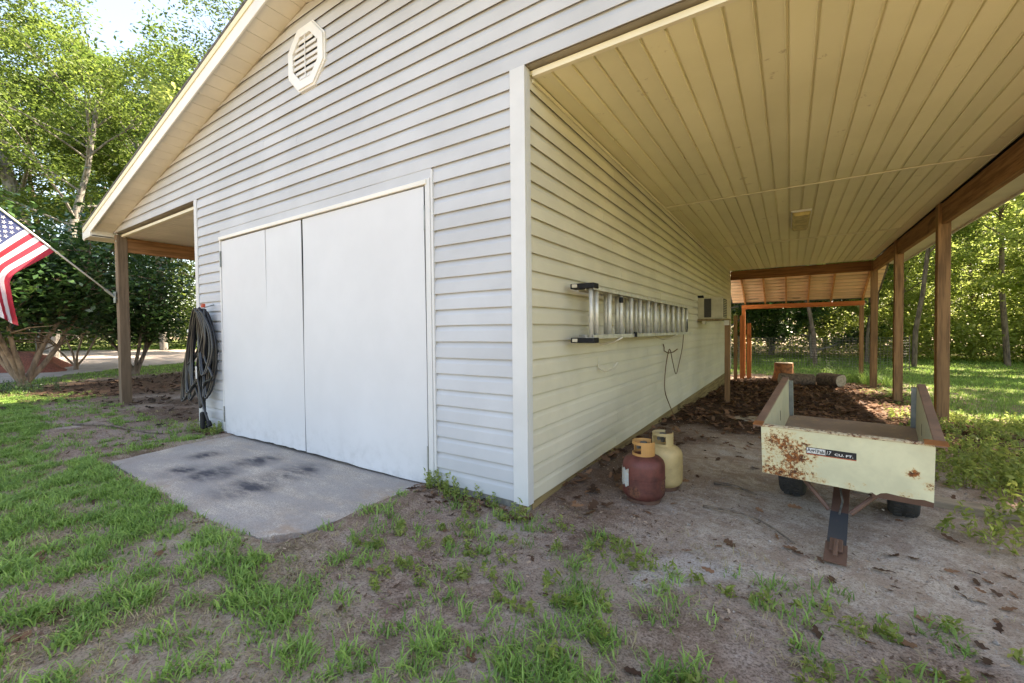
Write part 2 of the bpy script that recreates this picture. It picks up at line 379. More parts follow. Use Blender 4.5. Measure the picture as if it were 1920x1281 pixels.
# ------------------------------------------------------------------ the ground
def zg(x, y):
    x = np.asarray(x, dtype=float); y = np.asarray(y, dtype=float)
    z = -.30 * sstep(1.0, 12.5, y) * sstep(-7, -2, x)
    z = z + .05 * sstep(-4.5, -8, x) + .42 * sstep(-14, -36, x) * sstep(-40, 3, y)
    return z
def z1(x, y): return float(zg(x, y))
def zfine(x, y):
    x = np.asarray(x, dtype=float); y = np.asarray(y, dtype=float)
    near = sstep(-16, -12, x) * sstep(12, 9, x) * sstep(-10, -6, y) * sstep(22, 18, y)
    ins = sstep(-4.36, -4.18, x) * sstep(-.98, -1.15, x) * sstep(-1.30, -1.12, y) * sstep(.3, .2, y)
    rim = sstep(-4.75, -4.4, x) * sstep(-.55, -.9, x) * sstep(-1.75, -1.35, y) * sstep(.3, .2, y)
    return zg(x, y) - .09 * ins + .034 * rim * (1 - ins) * (.45 + fbm(x * 3, y * 3, 15, 2)) + near * (1 - rim * .7) * ((fbm(x * 1.3, y * 1.3, 5, 3) - .5) * .07 + (fbm(x * 6, y * 6, 9, 2) - .5) * .022)
def axis_pts(a, b, step, far):
    mid = np.arange(a, b + 1e-6, step); out = [mid]; s = step; p = b; hi = []
    while p < far: s *= 1.22; p += s; hi.append(p)
    s = step; p = a; lo = []
    while p > -far: s *= 1.22; p -= s; lo.append(p)
    return np.concatenate([np.array(lo[::-1]), mid, np.array(hi)])
def lawn_w(x, y):
    """how much the ground is covered with living turf (0 bare .. 1)"""
    n = fbm(x * 1.1, y * 1.1, 21, 3); n2 = fbm(x * 3.1, y * 3.1, 31, 2)
    left = sstep(-.6, -3.0, x - .55 * y - .6)                      # turf gets fuller to the left front
    front = sstep(-.70, -1.55, y + .16 * (x - .6))
    base = .26 + .34 * left * sstep(-.75, -1.35, y) + .30 * front
    porch = sstep(-4.2, -4.7, x) * sstep(-.30, .25, y + 1.25 + .17 * (x + 7) + (n - .5) * .5)                # bare soil beside and under the left porch
    base = base * (1 - porch * .97)
    k = base + (n - .5) * .55 + (n2 - .5) * .55
    d = sstep(.22, .62, k)
    d = d * (1 - sstep(-.5, -.12, y) * sstep(-11, -9.5, x) * sstep(3.75, 3.35, x) * .97)      # under roofs
    d = d * (1 - sstep(.55, 1.2, x) * sstep(-.75, -.25, y) * sstep(3.7, 3.2, x))
    slab = (x > -4.36) & (x < -1.0) & (y > -1.30) & (y < .1)
    d = np.where(slab, 0, d)
    # back lawn on the right and the lawn on the left
    rl = sstep(2.9, 3.9, x + (n - .5)) * sstep(.3, 1.6, y); d = np.maximum(d, rl * (.35 + .5 * sstep(4, 8, y)) * sstep(.25, .5, n2 + .2))
    rb = sstep(13.8, 14.8, y + (n - .5) * 1.2) * sstep(-8, -4, x); d = np.maximum(d, rb)
    ll = sstep(-13.0, -14.0, x + .35 * y - (n - .5) * 2.0 + .9); d = np.maximum(d, ll * .95)
    return d
def litter_w(x, y):
    n = fbm(x * .9, y * .9, 44, 3)
    a = sstep(2.6, 4.2, y - (x - 1.2) * .25 + (n - .5) * 2.2) * sstep(13.6, 12.2, y) * sstep(4.3, 3.4, x + (n - .5) * 1.0) * sstep(-.3, .1, x)
    s = sstep(.75, .15, x) * sstep(-.05, .05, x) * sstep(-.1, .5, y) * .75 * sstep(.3, .6, n + .15)
    p = sstep(-9.2, -10.6, x + (n - .5)) * sstep(-14.0, -13.0, x + .35 * y + .5) * sstep(-2.2, -.6, y + (n - .5))
    p2 = sstep(-5.2, -6.0, x) * sstep(-.5, .1, y) * sstep(-11, -9, x) * .55 * sstep(.35, .6, n)
    return np.clip(np.maximum.reduce([a, s, p * .9, p2]), 0, 1)
def pale_w(x, y):
    n = fbm(x * 1.4, y * 1.4, 61, 3)
    a = sstep(.35, .95, x + (n - .5) * .8) * sstep(3.0, 2.6, x - .25 * sstep(.3, -.6, y) + (n - .5) * .5) * sstep(-.75, -.15, y + (n - .5) * .9) * sstep(4.3, 2.9, y + (n - .5) * 1.6)
    b = .45 * sstep(.5, .7, n)
    c = .9 * sstep(12.4, 13.0, y) * sstep(14.4, 13.6, y) * sstep(-1, 0, x) * sstep(2.6, 1.8, x)
    return np.clip(np.maximum(np.maximum(a * .95, b), c), 0, 1)
xs = axis_pts(-11, 6, .085, 260); ys = axis_pts(-4.2, 14, .085, 260)
GX, GY = np.meshgrid(xs, ys)
V = np.stack([GX.ravel(), GY.ravel(), zfine(GX, GY).ravel()], 1)
nx, ny = len(xs), len(ys)
ii = (np.arange(ny - 1)[:, None] * nx + np.arange(nx - 1)[None]).ravel()
F = np.stack([ii, ii + 1, ii + nx + 1, ii + nx], 1)
gx, gy = GX.ravel(), GY.ravel()
lw = lawn_w(gx, gy); far = np.maximum(sstep(14, 17, gy), np.maximum(sstep(-15, -18, gx), sstep(4.5, 6, gx)))
lawn_col = np.clip(np.maximum(lw * .16 * (1 - far), lw * far * .95), 0, 1)
lawn_col *= (1 - .85 * sstep(27, 33, gy + (fbm(gx * .3, gy * .3, 3) - .5) * 6))
me = np_mesh('ground', V, F, M['ground'], np.stack([lawn_col, litter_w(gx, gy), pale_w(gx, gy)], 1), True)
ground = tag(link('ground', me), kind='structure')

# driveway on the left, laid 4 mm above the ground
def strip(name, mat, rows, lift=.006):
    mb = MB(); n = len(rows[0]); vs = []; fs = []
    for r in rows:
        for x, y in r: vs.append((x, y, z1(x, y) + lift))
    for i in range(len(rows) - 1):
        for j in range(n - 1): fs.append((i * n + j, i * n + j + 1, (i + 1) * n + j + 1, (i + 1) * n + j))
    mb.add(vs, fs); return mb.build(name, mat)
def sheet_from(poly_a, poly_b, m=24, k=10, jag=.25):
    rows = []
    for i in range(k + 1):
        r = []
        for j in range(m + 1):
            t = j / m * (len(poly_a) - 1); a = int(min(t, len(poly_a) - 2)); f = t - a
            A = Vector(poly_a[a]).lerp(Vector(poly_a[a + 1]), f); B = Vector(poly_b[a]).lerp(Vector(poly_b[a + 1]), f)
            P = A.lerp(B, i / k)
            if i in (0, k): P = P + Vector((random.uniform(-jag, jag), random.uniform(-jag, jag)))
            r.append((P.x, P.y))
        rows.append(r)
    return rows
dr = strip('driveway', M['drive'], sheet_from([(-14.6, -1.6), (-17, .6), (-19.2, 3.4), (-20.5, 7), (-22, 14)], [(-19, -4.5), (-27, -1.5), (-34, 3.8), (-30, 9), (-27, 16)], 40, 16))
tag(dr, kind='structure')

# mulch mound
mm = MB(); vs = []; fs = []; K, A = 8, 28
cx, cy = -21.5, .55
for i in range(K + 1):
    for j in range(A):
        r = i / K; a = 2 * math.pi * j / A; rr = r * (1 + .16 * math.sin(3 * a + 1) + .1 * math.sin(5 * a)); x = cx + 2.3 * rr * math.cos(a); y = cy + 1.5 * rr * math.sin(a)
        vs.append((x, y, z1(x, y) - .03 + .62 * (1 - r * r) ** 1.2 + random.uniform(-.03, .03) * (r < .95)))
for i in range(K):
    for j in range(A): fs.append((i * A + j, (i + 1) * A + j, (i + 1) * A + (j + 1) % A, i * A + (j + 1) % A))
mm.add(vs, fs); tag(mm.build('mulch_mound', M['mulch'], smooth=True), 'low mound of red mulch beside the sandy driveway', 'mulch')

# concrete apron in front of the doors
sl = MB(); pol = [(-4.38, .02), (-4.33, -.5), (-4.18, -1.22), (-3.2, -1.27), (-2.2, -1.30), (-1.55, -1.30), (-1.22, -1.24), (-1.05, -1.06), (-1.0, -.8), (-1.0, -.3), (-.99, .02)]
pol2 = []
for (xa, ya), (xb, yb) in zip(pol, pol[1:]):
    for q in range(8): pol2.append((xa + (xb - xa) * q / 8 + random.uniform(-.014, .014), ya + (yb - ya) * q / 8 + random.uniform(-.014, .014)))
pol2.append(pol[-1])
sl.prism([(x, y, -.14) for x, y in pol2], (0, 0, .154)); so = sl.build('concrete_slab', M['slab'], bevel=.012)
tag(so, 'stained concrete slab in front of the white double door', 'slab')

# ------------------------------------------------------------------ the building
B = thing('workshop_building', 'grey vinyl sided workshop with gable, white double door and open side carport', 'building', (-2.6, 0, 0))
BO = Vector((-2.6, 0, 0))
def bpart(mb, name, mat, parent=None, **k):
    o = mb.build(name, mat, parent or B, **k)
    if parent is None: o.location = -BO           # geometry is written in world coordinates
    return o
ZB, EX, ZH = .06, (3.13 - .06) / 24, 3.13          # siding bottom, exposure, header bottom
RK = .245; XL, XR, XC = -8.655, 3.555, -2.55       # rake slope, gable ends, ridge
def zr(x): return 3.145 + RK * (min(x, 2 * XC - x) - XL)   # soffit line on the gable wall
# wall backing
def wallpart(name, boxes, mat=M['siding']):
    mb = MB()
    for a, b in boxes: mb.box(a, b)
    return bpart(mb, name, mat)
fw = MB(); fw.box((-5.25, .0, -.15), (-4.52, .12, ZH)); fw.box((-.88, .0, -.15), (0, .12, ZH)); fw.box((-4.52, .0, 2.50), (-.88, .12, ZH))
fw.prism([(XL, 0, ZH + .002), (XR, 0, ZH + .002), (XR, 0, 3.15), (XC, 0, zr(XC)), (XL, 0, 3.15)], (0, .10, 0))
front = bpart(fw, 'front_wall', M['backing'])
sw = MB(); sw.box((-.12, .12, -.35), (0, 12.3, 3.12)); side = bpart(sw, 'side_wall', M['backing'])
lw_ = MB(); lw_.box((-5.25, .12, -.2), (-5.13, 12.3, 3.12)); bpart(lw_, 'left_wall', M['siding'])
rw = MB(); rw.box((-5.13, 12.18, -.2), (-.12, 12.3, 3.12)); bpart(rw, 'rear_wall', M['siding'])

PROF = [(0.0010, 0.017), (.0175, .0165), (.0182, .0005), (.0225, 0.0), (.0235, .004), (.0195, .084), (.0175, .089), (.0050, EX - .008), (.0030, EX + .010)]
def plank(x0, x1, z, axis='x', k0=0, k1=0, lift=0, zcut=None, seed=0):
    """one vinyl course; axis 'x': on the front wall facing -Y, 'y': on the side wall facing +X"""
    n = max(2, int(abs(x1 - x0) / .55) + 1); vs = []; fs = []
    pr = [(d, h) for d, h in PROF]
    if zcut is not None: pr = [(d, min(h, zcut - z)) for d, h in pr]
    r = random.Random(seed)
    for i in range(n + 1):
        wz = r.uniform(-.0022, .0022) if 0 < i < n else 0; wd = r.uniform(-.0008, .0018) if 0 < i < n else 0
        for d, h in pr:
            a = x0 + k0 * h; b = x1 + k1 * h; s = a + (b - a) * i / n; dd = d + lift + (wd if d > .004 else 0); hz = z + h + (wz if h > 0 or d > 0 else 0)
            vs.append((s, -dd, hz) if axis == 'x' else (dd, s, hz))
    m = len(pr)
    for i in range(n):
        for j in range(m - 1):
            q = (i * m + j, (i + 1) * m + j, (i + 1) * m + j + 1, i * m + j + 1); fs.append(q)
    fs += [tuple(range(m)), tuple(range((n) * m + m - 1, n * m - 1, -1))]
    mb = MB().add(vs, fs); mb.m = [1 if (k < n * (m - 1) and k % (m - 1) < 2) else 0 for k in range(len(fs))]   # the hollow behind the lip is painted dark, standing in for its shade
    return mb
sp = 0
def put_planks(x0, x1, z, axis, parent, joints, k0=0, k1=0, zcut=None):
    global sp
    cuts = [x0] + sorted(j for j in joints if x0 + .35 < j < x1 - .35) + [x1]
    for i in range(len(cuts) - 1):
        a, b = cuts[i], cuts[i + 1]; sp += 1
        o = plank(a - (.02 if i else 0), b, z, axis, k0 if i == 0 else 0, k1 if i == len(cuts) - 2 else 0, .0016 * (i % 2), zcut, sp).build('siding_plank', None, parent, mats=[M['siding' if axis == 'x' else 'siding_side'], M['lap_shade']])
jr = random.Random(3)
DXL, DXR, DZT = -4.55, -.865, 2.525
for c in range(38):
    z = ZB + EX * c
    if z < ZH - .01:
        js = [] if c % 2 else [jr.uniform(-5.0, -4.7)]
        if z + EX < DZT + .03:
            put_planks(-5.185, DXL, z, 'x', front, []); put_planks(DXR, -.098, z, 'x', front, [])
        elif z < DZT:
            put_planks(-5.185, DXL, z, 'x', front, []); put_planks(DXR, -.098, z, 'x', front, [])
            # the course above the door is notched round the door head
            put_planks(DXL, DXR, DZT + .005, 'x', front, [-2.7], zcut=z + EX + .01)
        else:
            put_planks(-5.185, -.098, z, 'x', front, [jr.choice([-4.9, -3.55, -2.9, -2.55, -1.8]) + jr.uniform(-.2, .2)])
    else:
        if z > zr(XC) - .02: break
        xa = XL + max(0, (z - 3.145)) / RK + .01; xb = 2 * XC - xa
        jl = [-7.1 + 1.3 * ((c * 7) % 5) / 5 + jr.uniform(-.2, .2), -3.6 + .9 * ((c * 3) % 4) / 4 + jr.uniform(-.3, .3), .3 + jr.uniform(-.5, 1.5)]
        put_planks(xa, xb, z, 'x', front, jl, 1 / RK, -1 / RK, zcut=max(z + .03, min(z + EX + .01, zr(XC))))
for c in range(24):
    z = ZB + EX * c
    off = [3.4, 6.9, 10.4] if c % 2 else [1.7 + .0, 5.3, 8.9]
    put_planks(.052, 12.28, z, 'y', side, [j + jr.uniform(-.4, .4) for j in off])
# corner trims
ct = MB(); ct.box((-.095, -.030, ZB - .012), (.028, -.0, 3.128)); ct.box((0, 0, ZB - .012), (.028, .050, 3.128)); bpart(ct, 'corner_trim', M['trim'], bevel=.003)
ct = MB(); ct.box((-5.275, -.030, .02), (-5.19, 0, 3.128)); ct.box((-5.275, 0, .02), (-5.25, .07, 3.128)); bpart(ct, 'corner_trim', M['trim'], bevel=.003)
ct = MB(); ct.box((0, 12.24, ZB - .012), (.024, 12.32, 3.10)); bpart(ct, 'corner_trim', M['trim'], bevel=.003)
# sill timbers and foundation below the siding
sb = MB(); sb.box((.001, .06, -.34), (.012, 12.3, ZB + .02)); bpart(sb, 'sill_board', M['sill'])
sb = MB(); sb.box((-.06, -.012, -.2), (-.002, .055, ZB + .02)); bpart(sb, 'corner_post_foot', M['sill'])
sb = MB(); sb.box((-.86, -.006, -.2), (-.061, .0, ZB + .02)); bpart(sb, 'foundation', M['concrete_block'])
sb = MB(); sb.box((-5.25, -.006, -.2), (-4.56, .0, ZB + .02)); bpart(sb, 'foundation', M['concrete_block'])
# door surround
ds = MB(); ds.box((-.92, -.040, .02), (-.868, -.001, 2.535)); bpart(ds, 'door_jamb', M['trim'], bevel=.003)
ds = MB(); ds.box((-.866, -.033, .03), (-.842, -.001, 2.60)); bpart(ds, 'siding_edge_trim', M['trim'], bevel=.002)
ds = MB(); ds.box((-4.555, -.030, .02), (-4.515, -.001, 2.50)); bpart(ds, 'door_jamb', M['trim'], bevel=.003)
ds = MB(); ds.box((-4.53, -.050, 2.487), (-.90, -.001, 2.528)); bpart(ds, 'door_head_trim', M['fascia'], bevel=.006)
ds = MB(); ds.box((-4.514, .03, -.02), (-.921, .05, 2.486)); bpart(ds, 'door_recess', M['dark'])
# door leaves: plywood sheets hung a little unevenly
def sheet(x0, x1, z0, z1_, name, parent, warp, zb0=0, zb1=0, wob=.005):
    mb = MB(); nxx, nzz = 10, 12; r = random.Random(int(x0 * 100))
    jag = [r.uniform(-.006, .006) for _ in range(nxx + 1)]
    for s_, yy in ((0, -.030), (1, -.023)):
        vs = []
        for i in range(nxx + 1):
            for j in range(nzz + 1):
                u, w_ = i / nxx, j / nzz; zlo = z0 + zb0 + (zb1 - zb0) * u + jag[i]
                vs.append((x0 + (x1 - x0) * u + wob * math.sin(w_ * 5 + x0) * (i == (0 if x0 > -3 else nxx)), yy - warp * math.sin(math.pi * u) * (1 - w_) ** 2 - .004 * math.sin(5 * w_ + 3 * u), zlo + (z1_ - zlo) * w_))
        b = len(mb.v); fs = []
        for i in range(nxx):
            for j in range(nzz):
                q = (i * (nzz + 1) + j, (i + 1) * (nzz + 1) + j, (i + 1) * (nzz + 1) + j + 1, i * (nzz + 1) + j + 1); fs.append(q if s_ == 0 else q[::-1])
        mb.add(vs, fs)
    n1 = (nxx + 1) * (nzz + 1); H = nzz + 1
    ring = [(i * H) for i in range(nxx + 1)] + [nxx * H + j for j in range(1, H)] + [i * H + nzz for i in range(nxx - 1, -1, -1)] + [j for j in range(nzz - 1, 0, -1)]
    for a, b_ in zip(ring, ring[1:] + ring[:1]): mb.f.append((b_, a, a + n1, b_ + n1)); mb.m.append(0)
    return mb.build(name, M['door'], parent)
def hinge(x, z, parent):
    h = MB(); h.box((x - .006, -.036, z - .10), (x + .006, -.022, z + .10)); h.tube([(x, -.042, z - .10), (x, -.042, z + .10)], .006, 8); return h.build('hinge', M['galv'], parent)
rl = bpart(MB().box((-2.60, -.010, .06), (-1.0, .010, 2.44)), 'door_leaf', M['backing'])
sheet(-2.690, -.940, .045, 2.478, 'door_sheet', rl, .012, .0, -.015)
for z in (2.22, .25): hinge(-.926, z, rl)
ll_ = bpart(MB().box((-4.44, -.010, .06), (-2.80, .010, 2.44)), 'door_leaf', M['backing'])
sheet(-3.425, -2.711, .05, 2.474, 'door_sheet', ll_, .006, .0, -.004); sheet(-4.500, -3.4265, .045, 2.472, 'door_sheet', ll_, .006, -.015, 0.0, 0.0)
for z in (2.25, .27): hinge(-4.507, z, ll_)
# gable vent
VX, VZ = -2.545, 4.09
vent = MB()
def octa(r, y, ry=None): return [(VX + r * math.cos(R(22.5 + 45 * i)), y, VZ + (ry or r) * math.sin(R(22.5 + 45 * i))) for i in range(8)]
def ring8(mb, r0, r1, y0, y1):
    a, b, c, d = octa(r0, y0), octa(r1, y0), octa(r1, y1), octa(r0, y1); vs = a + b + c + d
    for i in range(8):
        j = (i + 1) % 8
        mb.add([a[i], a[j], b[j], b[i]], [(0, 1, 2, 3)]); mb.add([b[i], b[j], c[j], c[i]], [(0, 1, 2, 3)]); mb.add([a[j], a[i], d[i], d[j]], [(0, 1, 2, 3)])
ring8(vent, .325, .235, -.050, -.012); ring8(vent, .345, .325, -.036, -.001)
vo = bpart(vent, 'gable_vent', M['white'])
MB().prism(octa(.24, -.020), (0, .006, 0)).build('vent_back', M['ac_dark'], vo)
for i in range(7):
    z = VZ - .18 + .06 * i; hw = min(.216, .216 - max(0, abs(z - VZ) - .09) * 1.0)
    MB().prism([(VX - hw, -.046, z - .027), (VX - hw, -.040, z - .029), (VX - hw, -.026, z + .016), (VX - hw, -.032, z + .018)], (2 * hw, 0, 0)).build('louvre', M['white'], vo)
MB().box((VX - .006, -.049, VZ - .21), (VX + .006, -.046, VZ + .21)).build('mullion', M['white'], vo)

# roof
OV = -.30
rf = MB(); ER, EL = 4.02, 2 * XC - 4.02; ZRI = zr(XC) + .19
def zroof(x): return ZRI - RK * abs(x - XC)
rf.prism([(EL, OV - .03, zroof(EL)), (XC, OV - .03, ZRI), (ER, OV - .03, zroof(ER)), (ER, OV - .03, zroof(ER) + .03), (XC, OV - .03, ZRI + .035), (EL, OV - .03, zroof(EL) + .03)], (0, 13.0, 0))
roof = bpart(rf, 'roof', M['roof'])
def rake_board(x0, x1, lo, hi, y0, y1, name, mat):
    mb = MB(); mb.prism([(x0, y0, zr(x0) + lo), (x1, y0, zr(x1) + lo), (x1, y0, zr(x1) + hi), (x0, y0, zr(x0) + hi)], (0, y1 - y0, 0)); return bpart(mb, name, mat, bevel=.003)
rake_board(EL + .02, XC, -.03, .115, OV - .018, OV, 'rake_fascia', M['fascia']); rake_board(XC, ER - .02, -.03, .115, OV - .018, OV, 'rake_fascia', M['fascia'])
rake_board(EL + .02, XC, .115, .185, OV - .028, OV, 'rake_drip_edge', M['ceil']); rake_board(XC, ER - .02, .115, .185, OV - .028, OV, 'rake_drip_edge', M['ceil'])
rs = MB(); rs.prism([(EL + .3, OV, zr(EL + .3) + .012), (XC, OV, zr(XC) + .012), (XC, OV, zr(XC) + .03), (EL + .3, OV, zr(EL + .3) + .03)], (0, -OV - .02, 0)); rso = bpart(rs, 'rake_soffit', M['soffit'])
x = XL - .05
while x < XC - .05:
    x2 = min(x + .196, XC); mb = MB(); T0 = [(x + .003, OV, zr(x + .003)), (x2 - .003, OV, zr(x2 - .003)), (x2 - .003, OV, zr(x2 - .003) + .012), (x + .003, OV, zr(x + .003) + .012)]
    mb.prism(T0, (0, -OV - .018, 0)); mb.build('soffit_panel', M['soffit'], rso); x = x2
rs = MB(); rs.prism([(XC, OV, zr(XC)), (ER - .3, OV, zr(ER - .3)), (ER - .3, OV, zr(ER - .3) + .012), (XC, OV, zr(XC) + .012)], (0, -OV - .018, 0)); bpart(rs, 'rake_soffit', M['soffit'])
jc = MB(); jc.prism([(XL, -.022, zr(XL) - .022), (XC, -.022, zr(XC) - .022), (XC, -.022, zr(XC) - .002), (XL, -.022, zr(XL) - .002)], (0, .008, 0)); bpart(jc, 'rake_channel', M['backing'])
# left eave box
le = MB(); le.box((EL, OV - .02, 3.045), (XL - .02, 12.6, 3.063)); bpart(le, 'eave_soffit', M['soffit'])
le = MB(); le.box((EL - .02, OV - .02, 3.035), (EL, 12.6, 3.20)); bpart(le, 'eave_fascia', M['fascia'], bevel=.003)
le = MB(); le.prism([(EL, OV - .019, 3.035), (XL - .03, OV - .019, 3.035), (XL - .03, OV - .019, zr(XL)), (EL, OV - .019, zr(EL) + .10)], (0, .017, 0)); bpart(le, 'eave_end_cap', M['fascia'])
le = MB(); le.box((XL - .035, OV, 3.035), (XL - .02, .0, 3.16)); bpart(le, 'eave_end_cap', M['fascia'])
# right eave box
le = MB(); le.box((3.49, OV, 3.00), (ER - .02, 12.6, 3.018)); bpart(le, 'eave_soffit', M['soffit'])
le = MB(); le.box((ER - .02, OV, 2.965), (ER, 12.6, 3.21)); bpart(le, 'eave_fascia', M['fascia'], bevel=.003)

# carport ceiling: bead panels in three runs
CZ = 3.085
cb = MB(); cb.box((.0, .06, CZ + .016), (3.40, 12.2, CZ + .04)); ceil = bpart(cb, 'carport_ceiling', M['ceil'])
runs = [(.075, 3.915), (3.925, 7.735), (7.745, 12.12)]; PW = .1524
for (ya, yb) in runs:
    for i in range(22):
        xa = .024 + PW * i; xb = min(xa + PW, 3.37); mb = MB(); dz = random.uniform(-.001, .002)
        pr = [(xa + .000, CZ + .014), (xa + .010, CZ + .013), (xa + .013, CZ + .003), (xa + .019, CZ + dz), (xb - .012, CZ + dz), (xb - .008, CZ - .005), (xb - .003, CZ - .005), (xb - .001, CZ + .014)]
        mb.prism([(px, ya, pz) for px, pz in pr], (0, yb - ya, 0)); mb.build('ceiling_panel', M['ceil'], ceil)
for y in (3.92, 7.74):
    MB().box((.03, y - .016, CZ - .015), (3.36, y + .016, CZ - .0055)).build('joint_strip', M['ceiltrim'], ceil)
MB().box((.026, .078, CZ - .030), (.040, 12.1, CZ - .006)).build('wall_trim', M['ceiltrim'], ceil)
MB().box((.05, .045, CZ - .010), (3.36, .078, CZ + .03)).build('front_trim', M['ceiltrim'], ceil)
MB().box((.03, .101, CZ + .045), (3.38, .14, ZH + .2)).build('header_back', M['backing'], front)
# timbers of the carport
def beam(a, b, name, mat): return bpart(MB().box(a, b), name, mat, bevel=.006)
beam((3.405, -.02, 2.785), (3.485, 12.26, 3.072), 'beam', M['beam_y'])
beam((.03, 12.13, 2.80), (3.40, 12.21, 3.068), 'cross_beam', M['beam_x'])
def post(x, y, zt, s=.14, mat=M['post'], name='post', zb=None):
    zb = z1(x, y) - .08 if zb is None else zb
    mb = MB(); n = 6; vs = []; r = random.Random(int(x * 31 + y * 17))
    tw = [(r.uniform(-.004, .004), r.uniform(-.004, .004)) for _ in range(n + 1)]
    for i in range(n + 1):
        z = zb + (zt - zb) * i / n
        for sx_, sy_ in ((-1, -1), (1, -1), (1, 1), (-1, 1)): vs.append((x + sx_ * s / 2 + tw[i][0], y + sy_ * s / 2 + tw[i][1], z))
    fs = [(i * 4 + j, i * 4 + (j + 1) % 4, (i + 1) * 4 + (j + 1) % 4, (i + 1) * 4 + j) for i in range(n) for j in range(4)] + [(3, 2, 1, 0), (n * 4, n * 4 + 1, n * 4 + 2, n * 4 + 3)]
    mb.add(vs, fs); return bpart(mb, name, mat, bevel=.006)
for y in (.07, 3.1, 6.1, 9.15, 12.2): post(3.440, y, 3.078)
# left porch
beam((-8.59, .10, 2.80), (-8.51, 12.2, 3.06), 'beam', M['beam_y'])
lp = post(-8.57, .06, 3.10, .145, M['greypost'])
pb = MB(); pb.lathe([(.018, 0), (.018, .008), (.006, .012)], (0, 0, 0), 10); pb.v = [(x - 8.56 + .03, -.014 - z, y + 2.98) for x, y, z in pb.v]; pb.build('bolt', M['galv'], lp)
pc = MB(); pc.box((-8.66, .06, 3.085), (-5.27, 12.2, 3.10)); pco = bpart(pc, 'porch_ceiling', M['soffit'])
for i in range(21):
    xa = -8.49 + .152 * i; MB().prism([(xa + .003, .10, 3.083), (xa + .006, .10, 3.072), (xa + .146, .10, 3.072), (xa + .149, .10, 3.083)], (0, 12.0, 0)).build('ceiling_panel', M['soffit'], pco)
MB().box((-8.64, .05, 3.060), (-5.29, .098, 3.10)).build('front_trim', M['ceiltrim'], pco)
# lean-to at the back
YB0, YB1, ZB0, ZB1 = 12.28, 13.75, 2.86, 2.17
def zl(y): return ZB0 + (ZB1 - ZB0) * (y - YB0) / (YB1 - YB0)
lean = bpart(MB().prism([(-.1, YB0, zl(YB0) + .10), (3.75, YB0, zl(YB0) + .10), (3.75, YB1 + .2, zl(YB1 + .2) + .10), (-.1, YB1 + .2, zl(YB1 + .2) + .10)], (0, 0, .03)), 'lean_to_roof', M['roof'])
for i in range(9):
    y = YB0 + .03 + i * .176; MB().prism([(-.08, y, zl(y) + .07), (3.70, y, zl(y) + .07), (3.70, y + .128, zl(y + .128) + .07), (-.08, y + .128, zl(y + .128) + .07)], (0, 0, .022)).build('roof_board', M['roofboard'], lean)
for x in (.28, .86, 1.44, 2.02, 2.60, 3.36):
    MB().prism([(x, YB0, zl(YB0) - .03), (x + .042, YB0, zl(YB0) - .03), (x + .042, YB1 + .1, zl(YB1 + .1) - .03), (x, YB1 + .1, zl(YB1 + .1) - .03)], (0, 0, .095)).build('rafter', M['rafter'], lean)
beam((.20, 13.70, 1.965), (3.42, 13.78, 2.10), 'lean_to_beam', M['orange_x'])
post(3.35, 13.74, 1.965, .10, M['post'], 'lean_to_post'); post(.26, 13.74, 1.965, .10, M['orange_z'], 'lean_to_post')
# ceiling lamp
L = thing('ceiling_lamp', 'small yellowed box lamp on the carport ceiling', 'lamp', (1.71, 5.85, CZ - .004))
MB().box((-.13, -.62, -.028), (.13, .62, .0)).build('base', M['white'], L, bevel=.004)
MB().prism([(-.12, -.60, -.029), (.12, -.60, -.029), (.09, -.60, -.085), (-.09, -.60, -.085)], (0, 1.2, 0)).build('lens', M['glassfix'], L, bevel=.006)

# ------------------------------------------------------------------ garden cart
CT = thing('garden_cart', 'rusty cream steel tow-behind garden cart with open tailgate, tongue on the ground', 'cart', (1.90, 1.25, z1(1.9, 1.25)), R(-7))
TA = R(9.5); CT0 = (-.60, .315)
def T(x, t, h): return (x, CT0[0] + t * math.cos(TA) - h * math.sin(TA), CT0[1] + t * math.sin(TA) + h * math.cos(TA))
HW, TL, TH = .41, 1.22, .335
# front panel with a torn lower right corner
fp = MB(); pts = [(-HW, .012), (-.1, .004), (.10, .0), (.135, -.002), (.15, .008), (.17, -.006), (.19, .012), (.215, .020), (.26, .016), (.33, .012), (.372, .018), (HW, .010), (HW, TH), (-HW, TH)]
fp.prism([T(x, 0, h) for x, h in pts], Vector(T(0, .006, 0)) - Vector(T(0, 0, 0)))
fpo = fp.build('front_panel', M['tub_front'], CT)
MB().box((.15, .004, -.022), (HW, .012, .022), T).build('torn_edge', M['rust'], fpo)
for s_c in (-1, 1): MB().box((s_c * HW - .045, -.018, TH + .0145), (s_c * HW + .050 if s_c > 0 else s_c * HW + .012, .05, TH + .019), T).build('rusty_corner', M['rust_orange'], fpo)
rimf = MB(); rimf.box((-HW - .004, -.004, TH), (HW + .004, .030, TH + .012), T); rimf.build('rim', M['rimrust'], fpo, bevel=.003)
bt = MB(); bt.box((-HW, -.02, .0), (-HW + .006, .0, .0), T)
